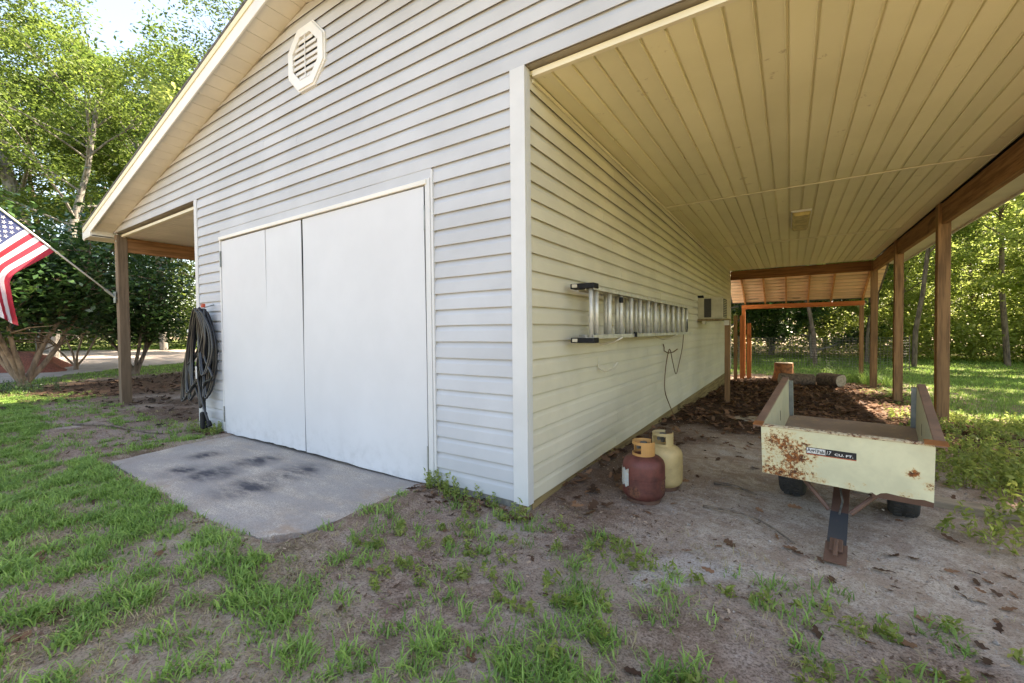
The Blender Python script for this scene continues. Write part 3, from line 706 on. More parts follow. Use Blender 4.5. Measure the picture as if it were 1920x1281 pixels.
for s in (-1, 1):
    xo = s * HW; a, b = (xo - .006, xo) if s > 0 else (xo, xo + .006)
    o = MB().box((a, .008, .006), (b, TL, TH), T).build('side_panel', M['tub_side'], CT)
    r0, r1 = (xo - .004, xo + .044) if s > 0 else (xo - .044, xo + .004)
    MB().box((r0, -.012, TH + .001), (r1, TL + .012, TH + .014), T).build('rail', M['rustrail'], o, bevel=.003)
    e0, e1 = (xo + .036, xo + .044) if s > 0 else (xo - .044, xo - .036)
    MB().box((e0, -.012, TH - .014), (e1, TL + .012, TH), T).build('rail_lip', M['rustrail'], o)
    c0, c1 = (xo - .035, xo - .007) if s > 0 else (xo + .007, xo + .035)
    MB().box((c0, TL - .030, .015), (c1, TL, TH - .01), T).build('tailgate_channel', M['galv'], o)
    # black rust holes on the inner face
    hx = xo - .0075 if s > 0 else xo + .0065
    for tt, hh in ((.72, .17), (.38, .10)): MB().box((hx, tt - .006, hh - .04), (hx + .001, tt + .006, hh + .04), T).build('rust_hole', M['dark'], o)
fl = MB().box((-HW + .007, .008, .006), (HW - .007, TL, .012), T).build('tub_floor', M['floor_rust'], CT)
for i in range(3): MB().box((-.02 + i * .085, .10, .0122), (.035 + i * .085, .118, .0140), T).build('floor_slot', M['dark'], fl)
MB().box((-.06, .05, .0122), (.16, .066, .026), T).build('brace_strip', M['rust'], fl)
# frame, axle, tongue
MB().box((-.26, .50, -.075), (.26, .54, -.002), T).build('frame', M['rust'], CT)
MB().tube([(-.37, .09, .18), (.37, .09, .18)], .013, 10).build('axle', M['rust'], CT)
for s in (-1, 1): MB().prism([(s * .22, .03, .41), (s * .22, .17, .43), (s * .22, .11, .16), (s * .22, .07, .16)], (.01, 0, 0)).build('axle_bracket', M['rust'], CT)
tg = MB(); P0, P1 = Vector((0, .05, .345)), Vector((0, -1.02, .022))
d = (P1 - P0).normalized(); up = Vector((1, 0, 0)).cross(d); up = up if up.z > 0 else -up
def TG(x, t, h): return tuple(P0 + (P1 - P0) * t + up * h + Vector((x, 0, 0)))
tg.box((-.042, 0, 0), (.042, .66, .006), TG); tg.box((-.042, 0, -.035), (-.036, .66, 0), TG); tg.box((.036, 0, -.035), (.042, .66, 0), TG)
tgo = tg.build('tongue', M['rust'], CT)
h = MB(); h.box((-.044, .60, .007), (.044, .86, .013), TG); h.build('hitch_plate', M['blacksteel'], tgo)
h = MB(); h.box((-.050, .855, .006), (.050, 1.0, .012), TG); h.box((-.050, .90, -.02), (.050, .908, .006), TG); h.build('hitch_end', M['rust'], tgo)
h = MB(); h.box((-.030, .84, .0135), (.030, .93, .030), TG); h.box((-.010, .86, .030), (.010, .98, .045), TG); h.build('hitch_clevis', M['rust'], tgo, bevel=.004)
MB().tube([TG(-.01, .30, .012), TG(-.005, .42, .055), TG(.012, .52, .03), TG(.0, .62, .016)], .006, 6).build('release_lever', M['brass'], tgo)
for s in (-1, 1):
    b_ = MB(); A_ = Vector((s * .20, -.50, .315)); E_ = Vector(TG(s * .052, .58, .0)); b_.tube([A_, A_.lerp(E_, .5), E_], .014, 8); b_.build('brace', M['rust'], CT)
# wheels
for s in (-1, 1):
    wx = s * .315; w_ = MB()
    prof = [(.095, -.070), (.155, -.080), (.172, -.066), (.180, -.030), (.1815, 0), (.180, .030), (.172, .066), (.155, .080), (.095, .070)]
    w_.lathe(prof, (wx, .09, .18), 40, 'x'); wo = w_.build('tyre', M['tyre'], CT, smooth=True)
    tr = MB()
    for k in range(36):
        a = 2 * math.pi * k / 36
        for q in (-1, 1):
            a2 = a + q * .02; ca, sa = math.cos(a2), math.sin(a2); off = q * .03
            pts_ = []
            for rr, dx, da in ((.180, -.022, -.03), (.180, .022, -.03), (.180, .022, .03), (.180, -.022, .03), (.1875, -.020, -.025), (.1875, .020, -.025), (.1875, .020, .025), (.1875, -.020, .025)):
                pts_.append((wx + off + dx, rr * math.cos(a2 + da) + .09, .18 + rr * math.sin(a2 + da)))
            tr.add(pts_, [(4, 5, 6, 7), (0, 1, 5, 4), (1, 2, 6, 5), (2, 3, 7, 6), (3, 0, 4, 7)])
    tag(tr.build('tread', M['tyre'], wo), kind='stuff')
    MB().lathe([(.0, -.05), (.06, -.05), (.075, -.045), (.095, -.06), (.095, .06), (.075, .045), (.06, .05), (.0, .05)], (wx, .09, .18), 24, 'x').build('rim', M['rimrust'], wo, smooth=False)
# decal
def text_mesh(txt, size, shear=0.0, bold=0.0):
    c = bpy.data.curves.new('lettering', 'FONT'); c.body = txt; c.size = size; c.align_x = 'LEFT'; c.align_y = 'CENTER'; c.shear = shear; c.extrude = .0004; c.offset = bold; c.resolution_u = 3
    o = bpy.data.objects.new('lettering', c); col.objects.link(o); bpy.context.view_layer.update()
    me = bpy.data.meshes.new_from_object(o.evaluated_get(bpy.context.evaluated_depsgraph_get())); bpy.data.objects.remove(o); return me
DX, DH, DZ = -.165, .042, .215
dk = MB().box((DX, -.0012, DZ - DH / 2), (DX + .245, -.0002, DZ + DH / 2), T).build('decal', M['ink'], fpo)
MB().box((DX, -.0011, DZ - DH / 2 - .006), (DX + .245, -.0002, DZ - DH / 2 - .001), T).build('decal_stripe', M['redclip'], fpo)
MB().box((DX + .003, -.0020, DZ - DH / 2 + .004), (DX + .054, -.0013, DZ + DH / 2 - .004), T).build('decal_panel', M['white'], dk)
MB().box((DX + .056, -.0020, DZ - DH / 2 + .004), (DX + .094, -.0013, DZ + DH / 2 - .004), T).build('decal_panel', M['white'], dk)
MB().box((DX + .096, -.0020, DZ - DH / 2 + .003), (DX + .0975, -.0013, DZ + DH / 2 - .003), T).build('decal_panel', M['white'], dk)
def letter(txt, x, size, mat, width, shear=0.0, bold=0.0, dz=0.0):
    me = text_mesh(txt, size, shear, bold); xs_ = [v.co.x for v in me.vertices]; k = width / (max(xs_) - min(xs_)); x0 = min(xs_)
    yy = [v.co.y for v in me.vertices]; ym = (max(yy) + min(yy)) / 2
    for v in me.vertices:
        lx, ly, lz = v.co; v.co = T(x + (lx - x0) * k, -.0026 - lz, DZ + dz + ly - ym)
    me.materials.clear(); me.materials.append(mat); return link('lettering', me, dk)
letter('Agri', DX + .005, .034, M['ink'], .045, 0, .0006)
letter('-', DX + .051, .030, M['white'], .006)
letter('Fab', DX + .058, .030, M['ink'], .034, 0, .0006)
letter('17', DX + .103, .034, M['white'], .024, .25, .0004)
letter('CU. FT.', DX + .142, .020, M['white'], .088, 0, .0005, -.004)

# ------------------------------------------------------------------ propane cylinders
def cylinder(name, label, loc, rz, body, k=1.0, collar_mat=None, lab=False, handle=False):
    t = thing(name, label, 'gas cylinder', loc, rz)
    r = .155 * k
    b = MB(); prof = [(.0, .0), (r * .72, .0), (r * .75, .02), (r * .72, .025), (r * .86, .035), (r * .985, .06), (r, .085), (r, .14), (r, .20), (r, .270), (r * .985, .288), (r * .93, .310), (r * .80, .330), (r * .60, .345), (r * .40, .352), (.0, .354)]
    b.lathe(prof, k=40); b.build('body', body, t, smooth=True)
    MB().lathe([(r - .002, .176), (r + .0025, .178), (r + .0025, .188), (r - .002, .190)], k=40).build('weld_band', body, t, smooth=False)
    MB().lathe([(r * .70, -.004), (r * .80, -.004), (r * .80, .030), (r * .70, .034)], k=30).build('foot_ring', M['rust'], t)
    # collar guard: two curved arms with a bridging hand grip
    rc = r * .50; cm = collar_mat or body
    g = MB(); n = 30; z0, z1_ = .338, .452
    for s in range(n):
        a0, a1 = [R(30 + 300 * (s + e) / n) for e in (0, 1)]
        ff = s / n; lowband = (.30 < ff < .70)
        zt0 = z1_; zlo = z0
        for (za, zb_) in (((zlo, zlo + .028), (zt0 - .022, zt0)) if lowband else ((zlo, zt0),)):
            q = []
            for rr in (rc, rc + .006):
                for a in (a0, a1):
                    for z in (za, zb_): q.append((rr * math.cos(a), rr * math.sin(a), z))
            g.add(q, [(0, 1, 3, 2), (4, 6, 7, 5), (1, 5, 7, 3), (0, 2, 6, 4), (0, 4, 5, 1), (2, 3, 7, 6)])
    g.build('collar', cm, t)
    v = MB(); v.lathe([(.016, .37), (.018, .40), (.012, .405), (.012, .425), (.026, .427), (.028, .438), (.022, .445), (.0, .446)], k=14); v.tube([(0, 0, .405), (-.05, 0, .405)], [.013, .016], 10); v.build('valve', M['brass'], t)
    if lab:
        l = MB(); vs = []; m = 10
        for i in range(m + 1):
            a = R(-30 + 60 * i / m) + math.pi * 1.0
            for z in (.128, .15, .17, .20, .23, .255): 
                jit = (.012 * math.sin(i * 2.1) if z in (.128, .255) else 0); vs.append(((r + .0045) * math.cos(a), (r + .0045) * math.sin(a), z + jit))
        l.add(vs, [(i * 6 + j, (i + 1) * 6 + j, (i + 1) * 6 + j + 1, i * 6 + j + 1) for i in range(m) for j in range(5)]); l.build('label', M['label'], t, smooth=True)
    return t
cylinder('propane_cylinder', 'squat rusty dark red propane cylinder with torn faded label', (.64, .66, z1(.64, .66) - .005), R(34), M['tank_red'], 1.0, M['collar'], True)
c2 = cylinder('propane_cylinder', 'yellowed cream propane cylinder behind the red one', (.70, 1.00, z1(.70, 1.00)), R(60), M['tank_cream'], .98, M['tank_cream'])

# ------------------------------------------------------------------ extension ladder hung on the side wall
LD = thing('extension_ladder', 'aluminium extension ladder hung level on the carport wall', 'ladder', (0, .60, 1.20))
for (xo, ya, yb, nm) in ((.13, .10, 4.30, 'base'), (.235, .0, 4.10, 'fly')):
    for z in (0.02, .435):
        r_ = MB(); x0 = xo - .035; th = .012
        r_.box((x0, ya, z), (x0 + .07, yb, z + th)); r_.box((x0, ya, z + (th if z < .1 else -.022)), (x0 + .004, yb, z + (.034 if z < .1 else 0))); r_.box((x0 + .066, ya, z + (th if z < .1 else -.022)), (x0 + .07, yb, z + (.034 if z < .1 else 0)))
        r_.build('rail', M['alu'], LD)
    n = 13
    for i in range(n):
        y = ya + .10 + i * .3048 + (.04 if nm == 'fly' else .13)
        if y > yb - .05: break
        MB().tube([(xo, y, .03), (xo, y, .437)], .0215, 10).build('rung', M['alu'], LD, smooth=True)
MB().tube([(.235, .03, .03), (.235, .03, .437)], .018, 10).build('rung', M['alu'], LD, smooth=True)
for z, nm in ((-.012, 0), (.425, 1)):
    c_ = MB(); c_.box((.075, -.02, z), (.28, .085, z + .042)); c_.build('end_cap', M['black'], LD, bevel=.006)
    MB().box((.10, -.045, z + .008), (.14, -.02, z + .035)).build('foot_pad', M['hook'], LD, bevel=.004)
for y in (.62, 1.05):
    MB().box((.262, y, .34 if y < 1 else .02), (.285, y + .05, .39 if y < 1 else .07)).build('rung_lock', M['black'], LD, bevel=.004)
MB().tube([(.255, 3.72, .12), (.262, 3.70, .20), (.258, 3.74, .25), (.262, 3.72, .12), (.257, 3.69, .05)], .006, 6).build('rope', M['black'], LD)
# wall brackets that carry the ladder, and the empty ones
def wall_hook(y, z, name='wall_hook', label='', d=.30, mat=M['hook'], up=.10, plate=.10):
    t = thing(name, label, 'hook', (0.017, y, z))
    MB().tube([(0, 0, plate), (.012, 0, plate * .5), (.012, 0, 0), (d * .35, 0, -.035), (d * .72, 0, -.015), (d, 0, up)], .008, 8).build('rod', mat, t, smooth=True)
    return t
wall_hook(1.15, 1.195, label='wire hook under the ladder beside its black end caps', up=.03)
wall_hook(3.4, 1.195, label='wire hook under the far half of the ladder', up=.03)
wall_hook(1.30, .93, label='empty cream wire hook on the siding below the ladder', d=.20, up=.06)
wall_hook(3.85, .985, label='rusty wire hook holding a loop of brown cord', d=.20, mat=M['wire'], up=.03)
def bez(pts, n=8):
    P = [Vector(p) for p in pts]; out = []
    for i in range(len(P) - 1):
        a, b, c, d_ = P[max(i - 1, 0)], P[i], P[i + 1], P[min(i + 2, len(P) - 1)]
        for k in range(n):
            t = k / n; out.append(.5 * ((2 * b) + (c - a) * t + (2 * a - 5 * b + 4 * c - d_) * t * t + (3 * b - a - 3 * c + d_) * t ** 3))
    return out + [P[-1]]
cz = [(.10, 4.85, 1.25), (.09, 4.82, 1.02), (.07, 4.62, .72), (.075, 4.40, .60), (.09, 4.12, .80), (.10, 3.92, .99), (.09, 3.85, .97), (.06, 3.80, .72), (.05, 3.80, .42), (.08, 3.95, .18), (.16, 4.02, -.04), (.24, 3.9, z1(.24, 3.9) + .012)]
o = MB().tube(bez(cz), .007, 6).build('power_cord', M['wire'], None, smooth=True); tag(o, 'thin brown power cord looped over a wall hook and trailing to the ground', 'cord')

# ------------------------------------------------------------------ window air conditioner on its shelf
AC = thing('air_conditioner', 'beige window air conditioner poking out of the carport wall on a shelf', 'air conditioner', (0.018, 6.62, 1.50))
MB().box((0, 0, .0), (.46, .58, .42)).build('case', M['ac'], AC, bevel=.008)
gr_ = MB().box((.12, -.006, .03), (.25, -.001, .40)).build('side_grille', M['ac_dark'], AC)
for i in range(9): MB().box((.125, -.012, .05 + i * .038), (.245, -.0065, .062 + i * .038)).build('fin', M['ac_dark'], gr_)
g2 = MB().box((.4605, .03, .03), (.466, .55, .39)).build('rear_grille', M['ac_dark'], AC)
for i in range(10): MB().box((.4665, .04, .045 + i * .034), (.472, .54, .058 + i * .034)).build('fin', M['ac'], g2)
MB().box((.0, .0, .425), (.10, .10, .47)).build('cover_flap', M['black'], AC)
SH = thing('shelf_stand', 'wooden shelf with a single leg under the air conditioner', 'shelf', (.0, 6.5, 0))
MB().box((.018, .06, 1.463), (.56, .76, 1.497)).build('shelf_board', M['sill'], SH, bevel=.003)
MB().box((.50, .06, 1.37), (.59, .10, 1.462)).build('cleat', M['hook'], SH)
zb = z1(.55, 6.6) - .03
MB().box((.505, .102, zb), (.595, .192, 1.462)).build('leg', M['post'], SH, bevel=.005)
# spotlight under the shelf
MB().box((.10, .13, 1.40), (.16, .25, 1.462)).build('bracket', M['hook'], SH)

# ------------------------------------------------------------------ black hoses on the hook left of the door
HS = thing('hose_bundle', 'thick bundle of black hoses hanging on the wall left of the double door', 'hose', (-4.78, -.03, 1.62))
MB().tube([(.02, .012, .06), (.02, -.02, .05), (.02, -.10, .02), (.02, -.13, .06)], .008, 8).build('hook', M['galv'], HS)
hr = random.Random(11)
def loop(xt, w1, drop, xl, y0):
    n = 26; out = []
    for i in range(n + 1):
        a = 2 * math.pi * i / n
        z = -drop / 2 + drop / 2 * math.cos(a); sx = math.sin(a)
        f = (-z / drop)
        out.append((xt + 1.45 * xl * f + 1.35 * w1 * sx * (.55 + .7 * f * (1 - f) * 2.2), y0 - .02 * math.cos(2 * a) + .018 * math.sin(a), z))
    return out
specs = [(-.02, .10, .95, -.10, -.06), (-.04, .13, 1.22, -.30, -.08), (-.03, .12, .80, -.18, -.10), (.0, .08, 1.05, -.02, -.07), (-.05, .15, .88, -.14, -.12), (.02, .10, 1.15, .02, -.09), (-.06, .12, .72, -.22, -.13), (-.01, .11, 1.0, -.12, -.15), (.0, .07, 1.28, -.05, -.11), (-.07, .16, 1.24, -.40, -.10), (.03, .09, .85, .05, -.14), (-.03, .14, 1.10, -.20, -.16)]
hp = MB()
for k, (xt, w1, dr_, xl, y0) in enumerate(specs):
    for q in range(2):
        hp_ = [(x + hr.uniform(-.006, .006) + .022 * q, y + .012 * q, z - .03 * q) for x, y, z in loop(xt - .03, w1 * (1 + .12 * q), dr_ * (1 - .05 * q), xl, y0)]
        o = MB().tube(bez(hp_, 3), .0145, 8, cap=False); hp.add(o.v, o.f)
for ln in ([(.04, -.10, .0), (.02, -.13, -.35), (-.12, -.15, -.75), (-.08, -.14, -1.05), (.02, -.13, -1.30), (.12, -.12, -1.47)],
           [(.06, -.12, .0), (.10, -.13, -.4), (.04, -.12, -.62), (.22, -.12, -.82), (.20, -.12, -.90), (-.02, -.11, -.98), (-.05, -.10, -1.3), (-.04, -.10, -1.55)],
           [(-.02, -.14, .02), (-.30, -.14, -.4), (-.40, -.14, -.75), (-.25, -.13, -1.0), (-.15, -.12, -1.18)]):
    o = MB().tube(bez(ln, 8), .0145, 8); hp.add(o.v, o.f)
tag(hp.build('hose', M['hose'], HS, smooth=True), kind='stuff')
MB().tube([(.105, -.121, -1.44), (.135, -.12, -1.50)], [.024, .03], 10).build('hose_end', M['black'], HS)
MB().box((-.12, -.14, -1.56), (-.03, -.07, -1.34)).build('plug', M['black'], HS, bevel=.02)
MB().box((-.02, -.13, .02), (.03, -.09, .07)).build('clip', M['redclip'], HS, bevel=.008)
MB().box((-.30, -.185, -.30), (-.27, -.16, -.26)).build('hose_end', M['white'], HS, bevel=.006)
MB().box((-.10, -.175, -.90), (-.075, -.165, -.74)).build('tag', M['white'], HS, bevel=.003)

# ------------------------------------------------------------------ flag on an angled pole
FL = thing('flag', 'American flag hanging from an angled white pole on the porch post', 'flag', (-8.60, -.02, 1.97))
pd = Vector((-.03, -.707, .70)).normalized()
def PP(s): return pd * s
MB().tube([PP(-.02), PP(2.15)], .0135, 12).build('pole', M['pole'], FL, smooth=True)
MB().lathe([(.0, 0), (.022, .01), (.028, .03), (.022, .05), (.0, .06)], tuple(PP(2.13)), 12).build('finial', M['pole'], FL, smooth=True)
MB().tube([PP(-.03), PP(.20)], .024, 12).build('socket', M['galv'], FL)
MB().box((-.045, -.028, -.09), (.045, -.012, .11)).build('bracket', M['galv'], FL, bevel=.004)
MB().tube([PP(.99), PP(1.03)], .019, 10).build('clip', M['hook'], FL)
HO, FLY = .96, 1.46; S0 = 1.04
perp = Vector((0, 0, -1)) - pd * pd.dot(Vector((0, 0, -1))); perp.normalize()
def cloth(u, v):
    """u 0..1 along the hoist from lower corner to top, v 0..1 along the fly"""
    p = PP(S0 + HO * u) + pd * 0.0 + perp * .02
    # the cloth leaves the pole square to it and sags into a vertical drop with folds
    L = FLY * v; n = 14; q = Vector(p)
    for i in range(n):
        f = (i + .5) / n * v; bend = min(1, max(0, (f - .34 - .10 * u) / .22))
        dirv = perp.lerp(Vector((.02, .05 + .10 * (1 - u), -1)), bend ** 1.3).normalized()
        q = q + dirv * (L / n)
    gather = min(1, v * 1.3)
    q = q + Vector((1, 0, 0)) * (.065 * gather * math.sin(u * 15 + v * 3.0) + .03 * v * math.sin(u * 31 + 1.7)) - pd * (HO * u * .40 * gather ** 1.5) + pd * (.25 * gather ** 1.5 * .30)
    return q
NU, NV = 65, 52
fm = MB(); vs = [cloth(i / NU, j / NV) for i in range(NU + 1) for j in range(NV + 1)]; fs = []; mi = []
for i in range(NU):
    for j in range(NV):
        fs.append((i * (NV + 1) + j, (i + 1) * (NV + 1) + j, (i + 1) * (NV + 1) + j + 1, i * (NV + 1) + j + 1))
        stripe = int((i + .5) / NU * 13); canton = (stripe >= 6) and ((j + .5) / NV < .40)
        mi.append(2 if canton else (0 if stripe % 2 == 0 else 1))
fm.add(vs, fs); fm.m = mi
fo = fm.build('cloth', None, FL, smooth=True, mats=[M['flag_red'], M['flag_white'], M['flag_blue']])
for r_ in range(9):
    for c_ in range(6 if r_ % 2 == 0 else 5):
        u = 6 / 13 + (7 / 13) * (r_ + 1) / 10; v = .40 * ((2 * c_ + 1 if r_ % 2 == 0 else 2 * c_ + 2)) / 12
        mb = MB(); e = .002
        Pu = (cloth(u + e, v) - cloth(u - e, v)).normalized(); Pv = (cloth(u, v + e) - cloth(u, v - e)).normalized(); nn = Pu.cross(Pv).normalized(); c0 = cloth(u, v)
        for sg in (1, -1):
            ring = []
            for k in range(10):
                rr = .030 if k % 2 == 0 else .0118; a = 2 * math.pi * k / 10; su, sv = rr * math.cos(a), rr * math.sin(a)
                ring.append(cloth(u + su / HO, v + sv / FLY) + nn * (.003 * sg))
            mb.add([c0 + nn * (.0034 * sg)] + ring, [(0, 1 + k, 1 + (k + 1) % 10) for k in range(10)])
        mb.build('star', M['flag_white'], fo)

# ------------------------------------------------------------------ things at the back
def log(name, label, p0, p1, r, seed):
    rr = random.Random(seed); n = 6; k = 14; P0_, P1_ = Vector(p0), Vector(p1); ax = (P1_ - P0_).normalized(); u = ax.orthogonal().normalized(); v = ax.cross(u); mb = MB(); vs = []
    bumps = [rr.uniform(.9, 1.08) for _ in range(k)]
    for i in range(n + 1):
        c = P0_.lerp(P1_, i / n); s = rr.uniform(.95, 1.05)
        vs += [c + (u * math.cos(2 * math.pi * j / k) + v * math.sin(2 * math.pi * j / k)) * r * s * bumps[j] for j in range(k)]
    fs = [(i * k + j, i * k + (j + 1) % k, (i + 1) * k + (j + 1) % k, (i + 1) * k + j) for i in range(n) for j in range(k)]
    t = thing(name, label, 'log', (0, 0, 0))
    mb.add(vs, fs); mb.build('bark', M['log'], t, smooth=True)
    for base, c in ((0, P0_), (n * k, P1_)):
        e = MB(); pts_ = [vs[base + j] for j in range(k)]; sgn = -1 if base == 0 else 1
        e.add([c + ax * (.006 * sgn)] + [Vector(p) + ax * (.003 * sgn) for p in pts_], [(0, 1 + j, 1 + (j + 1) % k) for j in range(k)]); e.build('cut_end', M['board'], t)
    return t
gz = z1(1.5, 11.8)
log('log', 'thick cut log lying in front of the tree stump', (1.33, 11.75, gz + .15), (2.12, 12.05, gz + .14), .165, 1)
log('log', 'short fat log with its sawn end showing, beside the longer log', (2.30, 12.15, gz + .17), (2.72, 11.75, gz + .17), .185, 2)
ST = thing('tree_stump', 'tree stump with pale sawn top and reddish sides behind the log', 'stump', (1.42, 12.75, z1(1.42, 12.75)))
s_ = MB(); kk = 20; vs = []; sr = random.Random(4); lob = [sr.uniform(.9, 1.1) for _ in range(kk)]
for r_, z in ((.40, -.03), (.33, .06), (.28, .18), (.255, .36), (.25, .56)):
    vs += [(r_ * lob[j] * (1 + .10 * math.sin(3 * j) * (z < .1)) * math.cos(2 * math.pi * j / kk), r_ * lob[j] * math.sin(2 * math.pi * j / kk), z) for j in range(kk)]
s_.add(vs, [(i * kk + j, i * kk + (j + 1) % kk, (i + 1) * kk + (j + 1) % kk, (i + 1) * kk + j) for i in range(4) for j in range(kk)]); s_.build('trunk', M['stump_side'], ST, smooth=True)
e = MB(); e.add([(0, 0, .566)] + [(x * .985, y * .985, .563) for x, y, z in vs[-kk:]], [(0, 1 + j, 1 + (j + 1) % kk) for j in range(kk)]); e.build('cut_top', M['stump_top'], ST)
# gate posts and the wire fence
def gpost(label, x, y, h, s=.12, mat=M['orange_z']):
    z = z1(x, y); mb = MB(); mb.box((-s / 2, -s / 2, -.1), (s / 2, s / 2, h)); o = mb.build('fence_post', mat, None, bevel=.006, loc=(x, y, z)); return tag(o, label, 'post')
gpost('tall orange stained post standing just behind the workshop corner', .30, 12.72, 2.02)
gpost('shorter orange stained post beside the taller one behind the workshop', .47, 13.0, 1.78)
gpost('dark brown post against the far end of the carport wall', .14, 12.42, 2.02, .10, M['post'])
FN = thing('wire_fence', 'rusty welded wire fence across the back lawn', 'fence', (0, 18.2, 0))
wm = MB(); FX0, FX1 = -3.0, 5.2; FH = 1.22
def fz(x): return z1(x, 18.2)
i = 0
nv = int((FX1 - FX0) / .1)
for i in range(nv + 1):
    x = FX0 + i * (FX1 - FX0) / nv; z = fz(x); wm.tube([(x, 0, z + .02), (x, 0, z + FH)], .005, 3, cap=False)
for j in range(13):
    z = .03 + j * (FH - .03) / 12; wm.tube([(FX0 + k * .82, .006 * math.sin(k * 3 + j), fz(FX0 + k * .82) + z + .012 * math.sin(k * 2.1)) for k in range(11)], .005, 3, cap=False)
tag(wm.build('wire_mesh', M['fencewire'], FN), kind='stuff')
for x in (-3.0, -.3, 2.4, 5.2): MB().tube([(x, .03, fz(x) - .1), (x, .03, fz(x) + 1.3)], .014, 8).build('fence_post', M['bark'], FN)
# board beside the cart's right wheel
bo = MB().box((-.42, -.07, 0), (.42, .07, .075)).build('wooden_board', M['board'], None, bevel=.006, loc=(2.42, 1.62, z1(2.42, 1.62) - .015)); bo.rotation_euler = (0, 0, R(-9)); tag(bo, 'pale weathered timber lying behind the right wheel of the cart', 'board')
pb_ = MB(); ps = [(math.cos(a) * (.20 + .06 * math.sin(3 * a)), math.sin(a) * (.15 + .03 * math.sin(2 * a + 1)), 0) for a in [2 * math.pi * i / 12 for i in range(12)]]; pb_.prism(ps, (0, 0, .03))
for nm, lb, x, y, rz in (('stepping_stone', 'flat tan stone among the leaves by the shelf leg', 1.02, 4.7, .3), ('stepping_stone', 'pale flat stone slab beyond the tub of the cart', 2.62, 4.1, 1.2)):
    o = pb_.build(nm, M['concrete_block'] if 'tan' not in lb else M['board'], None, bevel=.008, loc=(x, y, z1(x, y) - .006)); o.rotation_euler = (0, 0, rz); o.scale = (1.5, 1.3, 1); tag(o, lb, 'stone')

# ------------------------------------------------------------------ vegetation
def leaves(C, size, nrm=None, seed=1, aspect=.5, up=.35):
    """one folded diamond per leaf; returns verts, quads"""
    r = np.random.default_rng(seed); n = len(C)
    a = r.normal(size=(n, 3)); a /= np.linalg.norm(a, axis=1)[:, None]
    N = r.normal(size=(n, 3)); N[:, 2] = np.abs(N[:, 2]) + up * 2; 
    if nrm is not None: N = N + nrm
    N /= np.linalg.norm(N, axis=1)[:, None]
    a = a - N * (a * N).sum(1)[:, None]; a /= np.linalg.norm(a, axis=1)[:, None] + 1e-9
    b = np.cross(N, a); s = (size * r.uniform(.65, 1.3, n))[:, None]
    V = np.empty((n, 4, 3)); V[:, 0] = C - a * s * .5; V[:, 1] = C + b * s * aspect * .5 + N * s * .08; V[:, 2] = C + a * s * .5 - N * s * .06; V[:, 3] = C - b * s * aspect * .5 + N * s * .08
    F = np.arange(4 * n).reshape(n, 4)
    return V.reshape(-1, 3), F
def leaf_obj(name, C, size, mat, seed=1, tint=None, aspect=.5, up=.35):
    V_, F_ = leaves(C, size, None, seed, aspect, up); r = np.random.default_rng(seed + 5)
    t = r.uniform(0, 1, len(C)) if tint is None else np.clip(tint + r.uniform(-.25, .25, len(C)), 0, 1)
    cc = np.repeat(t, 4)[:, None] * np.ones((1, 3))
    return np_mesh(name, V_, F_, mat, cc)

def tree_meshes(seed, H, tr, crown_r, base, nleaf, lsize, lmat, bmat, lean=0.0, nl=9, droop=0.0):
    r = random.Random(seed); mb = MB(); tips = []
    def limb(p, d, L, rad, depth):
        n = 6 if depth == 0 else 5; pts = [Vector(p)]; q = Vector(p); dd = Vector(d); rads = [rad]
        for i in range(n):
            dd = (dd + Vector((r.uniform(-1, 1), r.uniform(-1, 1), r.uniform(-.5, .6) - droop * (depth > 0))) * (.10 if depth == 0 else .24)).normalized()
            q = q + dd * (L / n); pts.append(q.copy()); rads.append(rad * (1 - (.55 if depth == 0 else .8) * (i + 1) / n))
        mb.tube(pts, rads, 8 if depth == 0 else 5 if depth == 1 else 4, cap=False)
        return pts, rads
    pts, rads = limb((0, 0, -.15), (lean, lean * .3, 1), H * .92, tr, 0)
    mb_base = len(mb.v)
    for i in range(nl * 2):
        f = base + (1 - base) * (i + r.random()) / (nl * 2); k = f * 6; a = int(min(k, 5)); p = pts[a].lerp(pts[a + 1], k - a)
        az = i * 2.4 + r.uniform(-.5, .5); el = .25 + .75 * f + r.uniform(-.25, .2)
        L = crown_r * (1.15 - .65 * abs(f - .55)) * r.uniform(.7, 1.1)
        d = Vector((math.cos(az) * math.cos(el), math.sin(az) * math.cos(el), math.sin(el)))
        bp, br = limb(p, d, L, max(.02, rads[a] * .42), 1)
        for t in (2, 3, 4, 5):
            for q in range(2):
                az2 = az + r.uniform(-1.3, 1.3); d2 = Vector((math.cos(az2), math.sin(az2), r.uniform(-.25, .7))).normalized()
                sp_, sr = limb(bp[t], d2, L * r.uniform(.28, .5), max(.008, br[t] * .5), 2)
                tips += [(p_, L) for p_ in sp_[2:]]
        tips += [(bp[-1], L), (bp[-2], L)]
    tips += [(pts[-1], crown_r * .5)]
    T_ = np.array([tuple(t[0]) for t in tips]); rr = np.random.default_rng(seed)
    idx = rr.integers(0, len(T_), nleaf); cl = rr.uniform(0, 1, len(T_))
    C = T_[idx] + rr.normal(size=(nleaf, 3)) * np.array([.34, .34, .20]) * crown_r * .20
    zz = (C[:, 2] - C[:, 2].min()) / np.ptp(C[:, 2])
    cm = leaf_obj('crown', C, lsize, lmat, seed, tint=.10 + .75 * cl[idx])
    tm = bpy.data.meshes.new('trunk'); tm.from_pydata([tuple(v) for v in mb.v], [], mb.f); tm.materials.append(bmat); tm.polygons.foreach_set('use_smooth', [True] * len(tm.polygons)); tm.update()
    return tm, cm
def plant_tree(name, tm, cm, x, y, rz, s, label, cat='tree', group=None, sz=None):
    t = thing(name, label, cat, (x, y, z1(x, y)), rz, group); t.scale = (s, s, sz or s)
    link('trunk', tm, t); link('crown', cm, t); return t
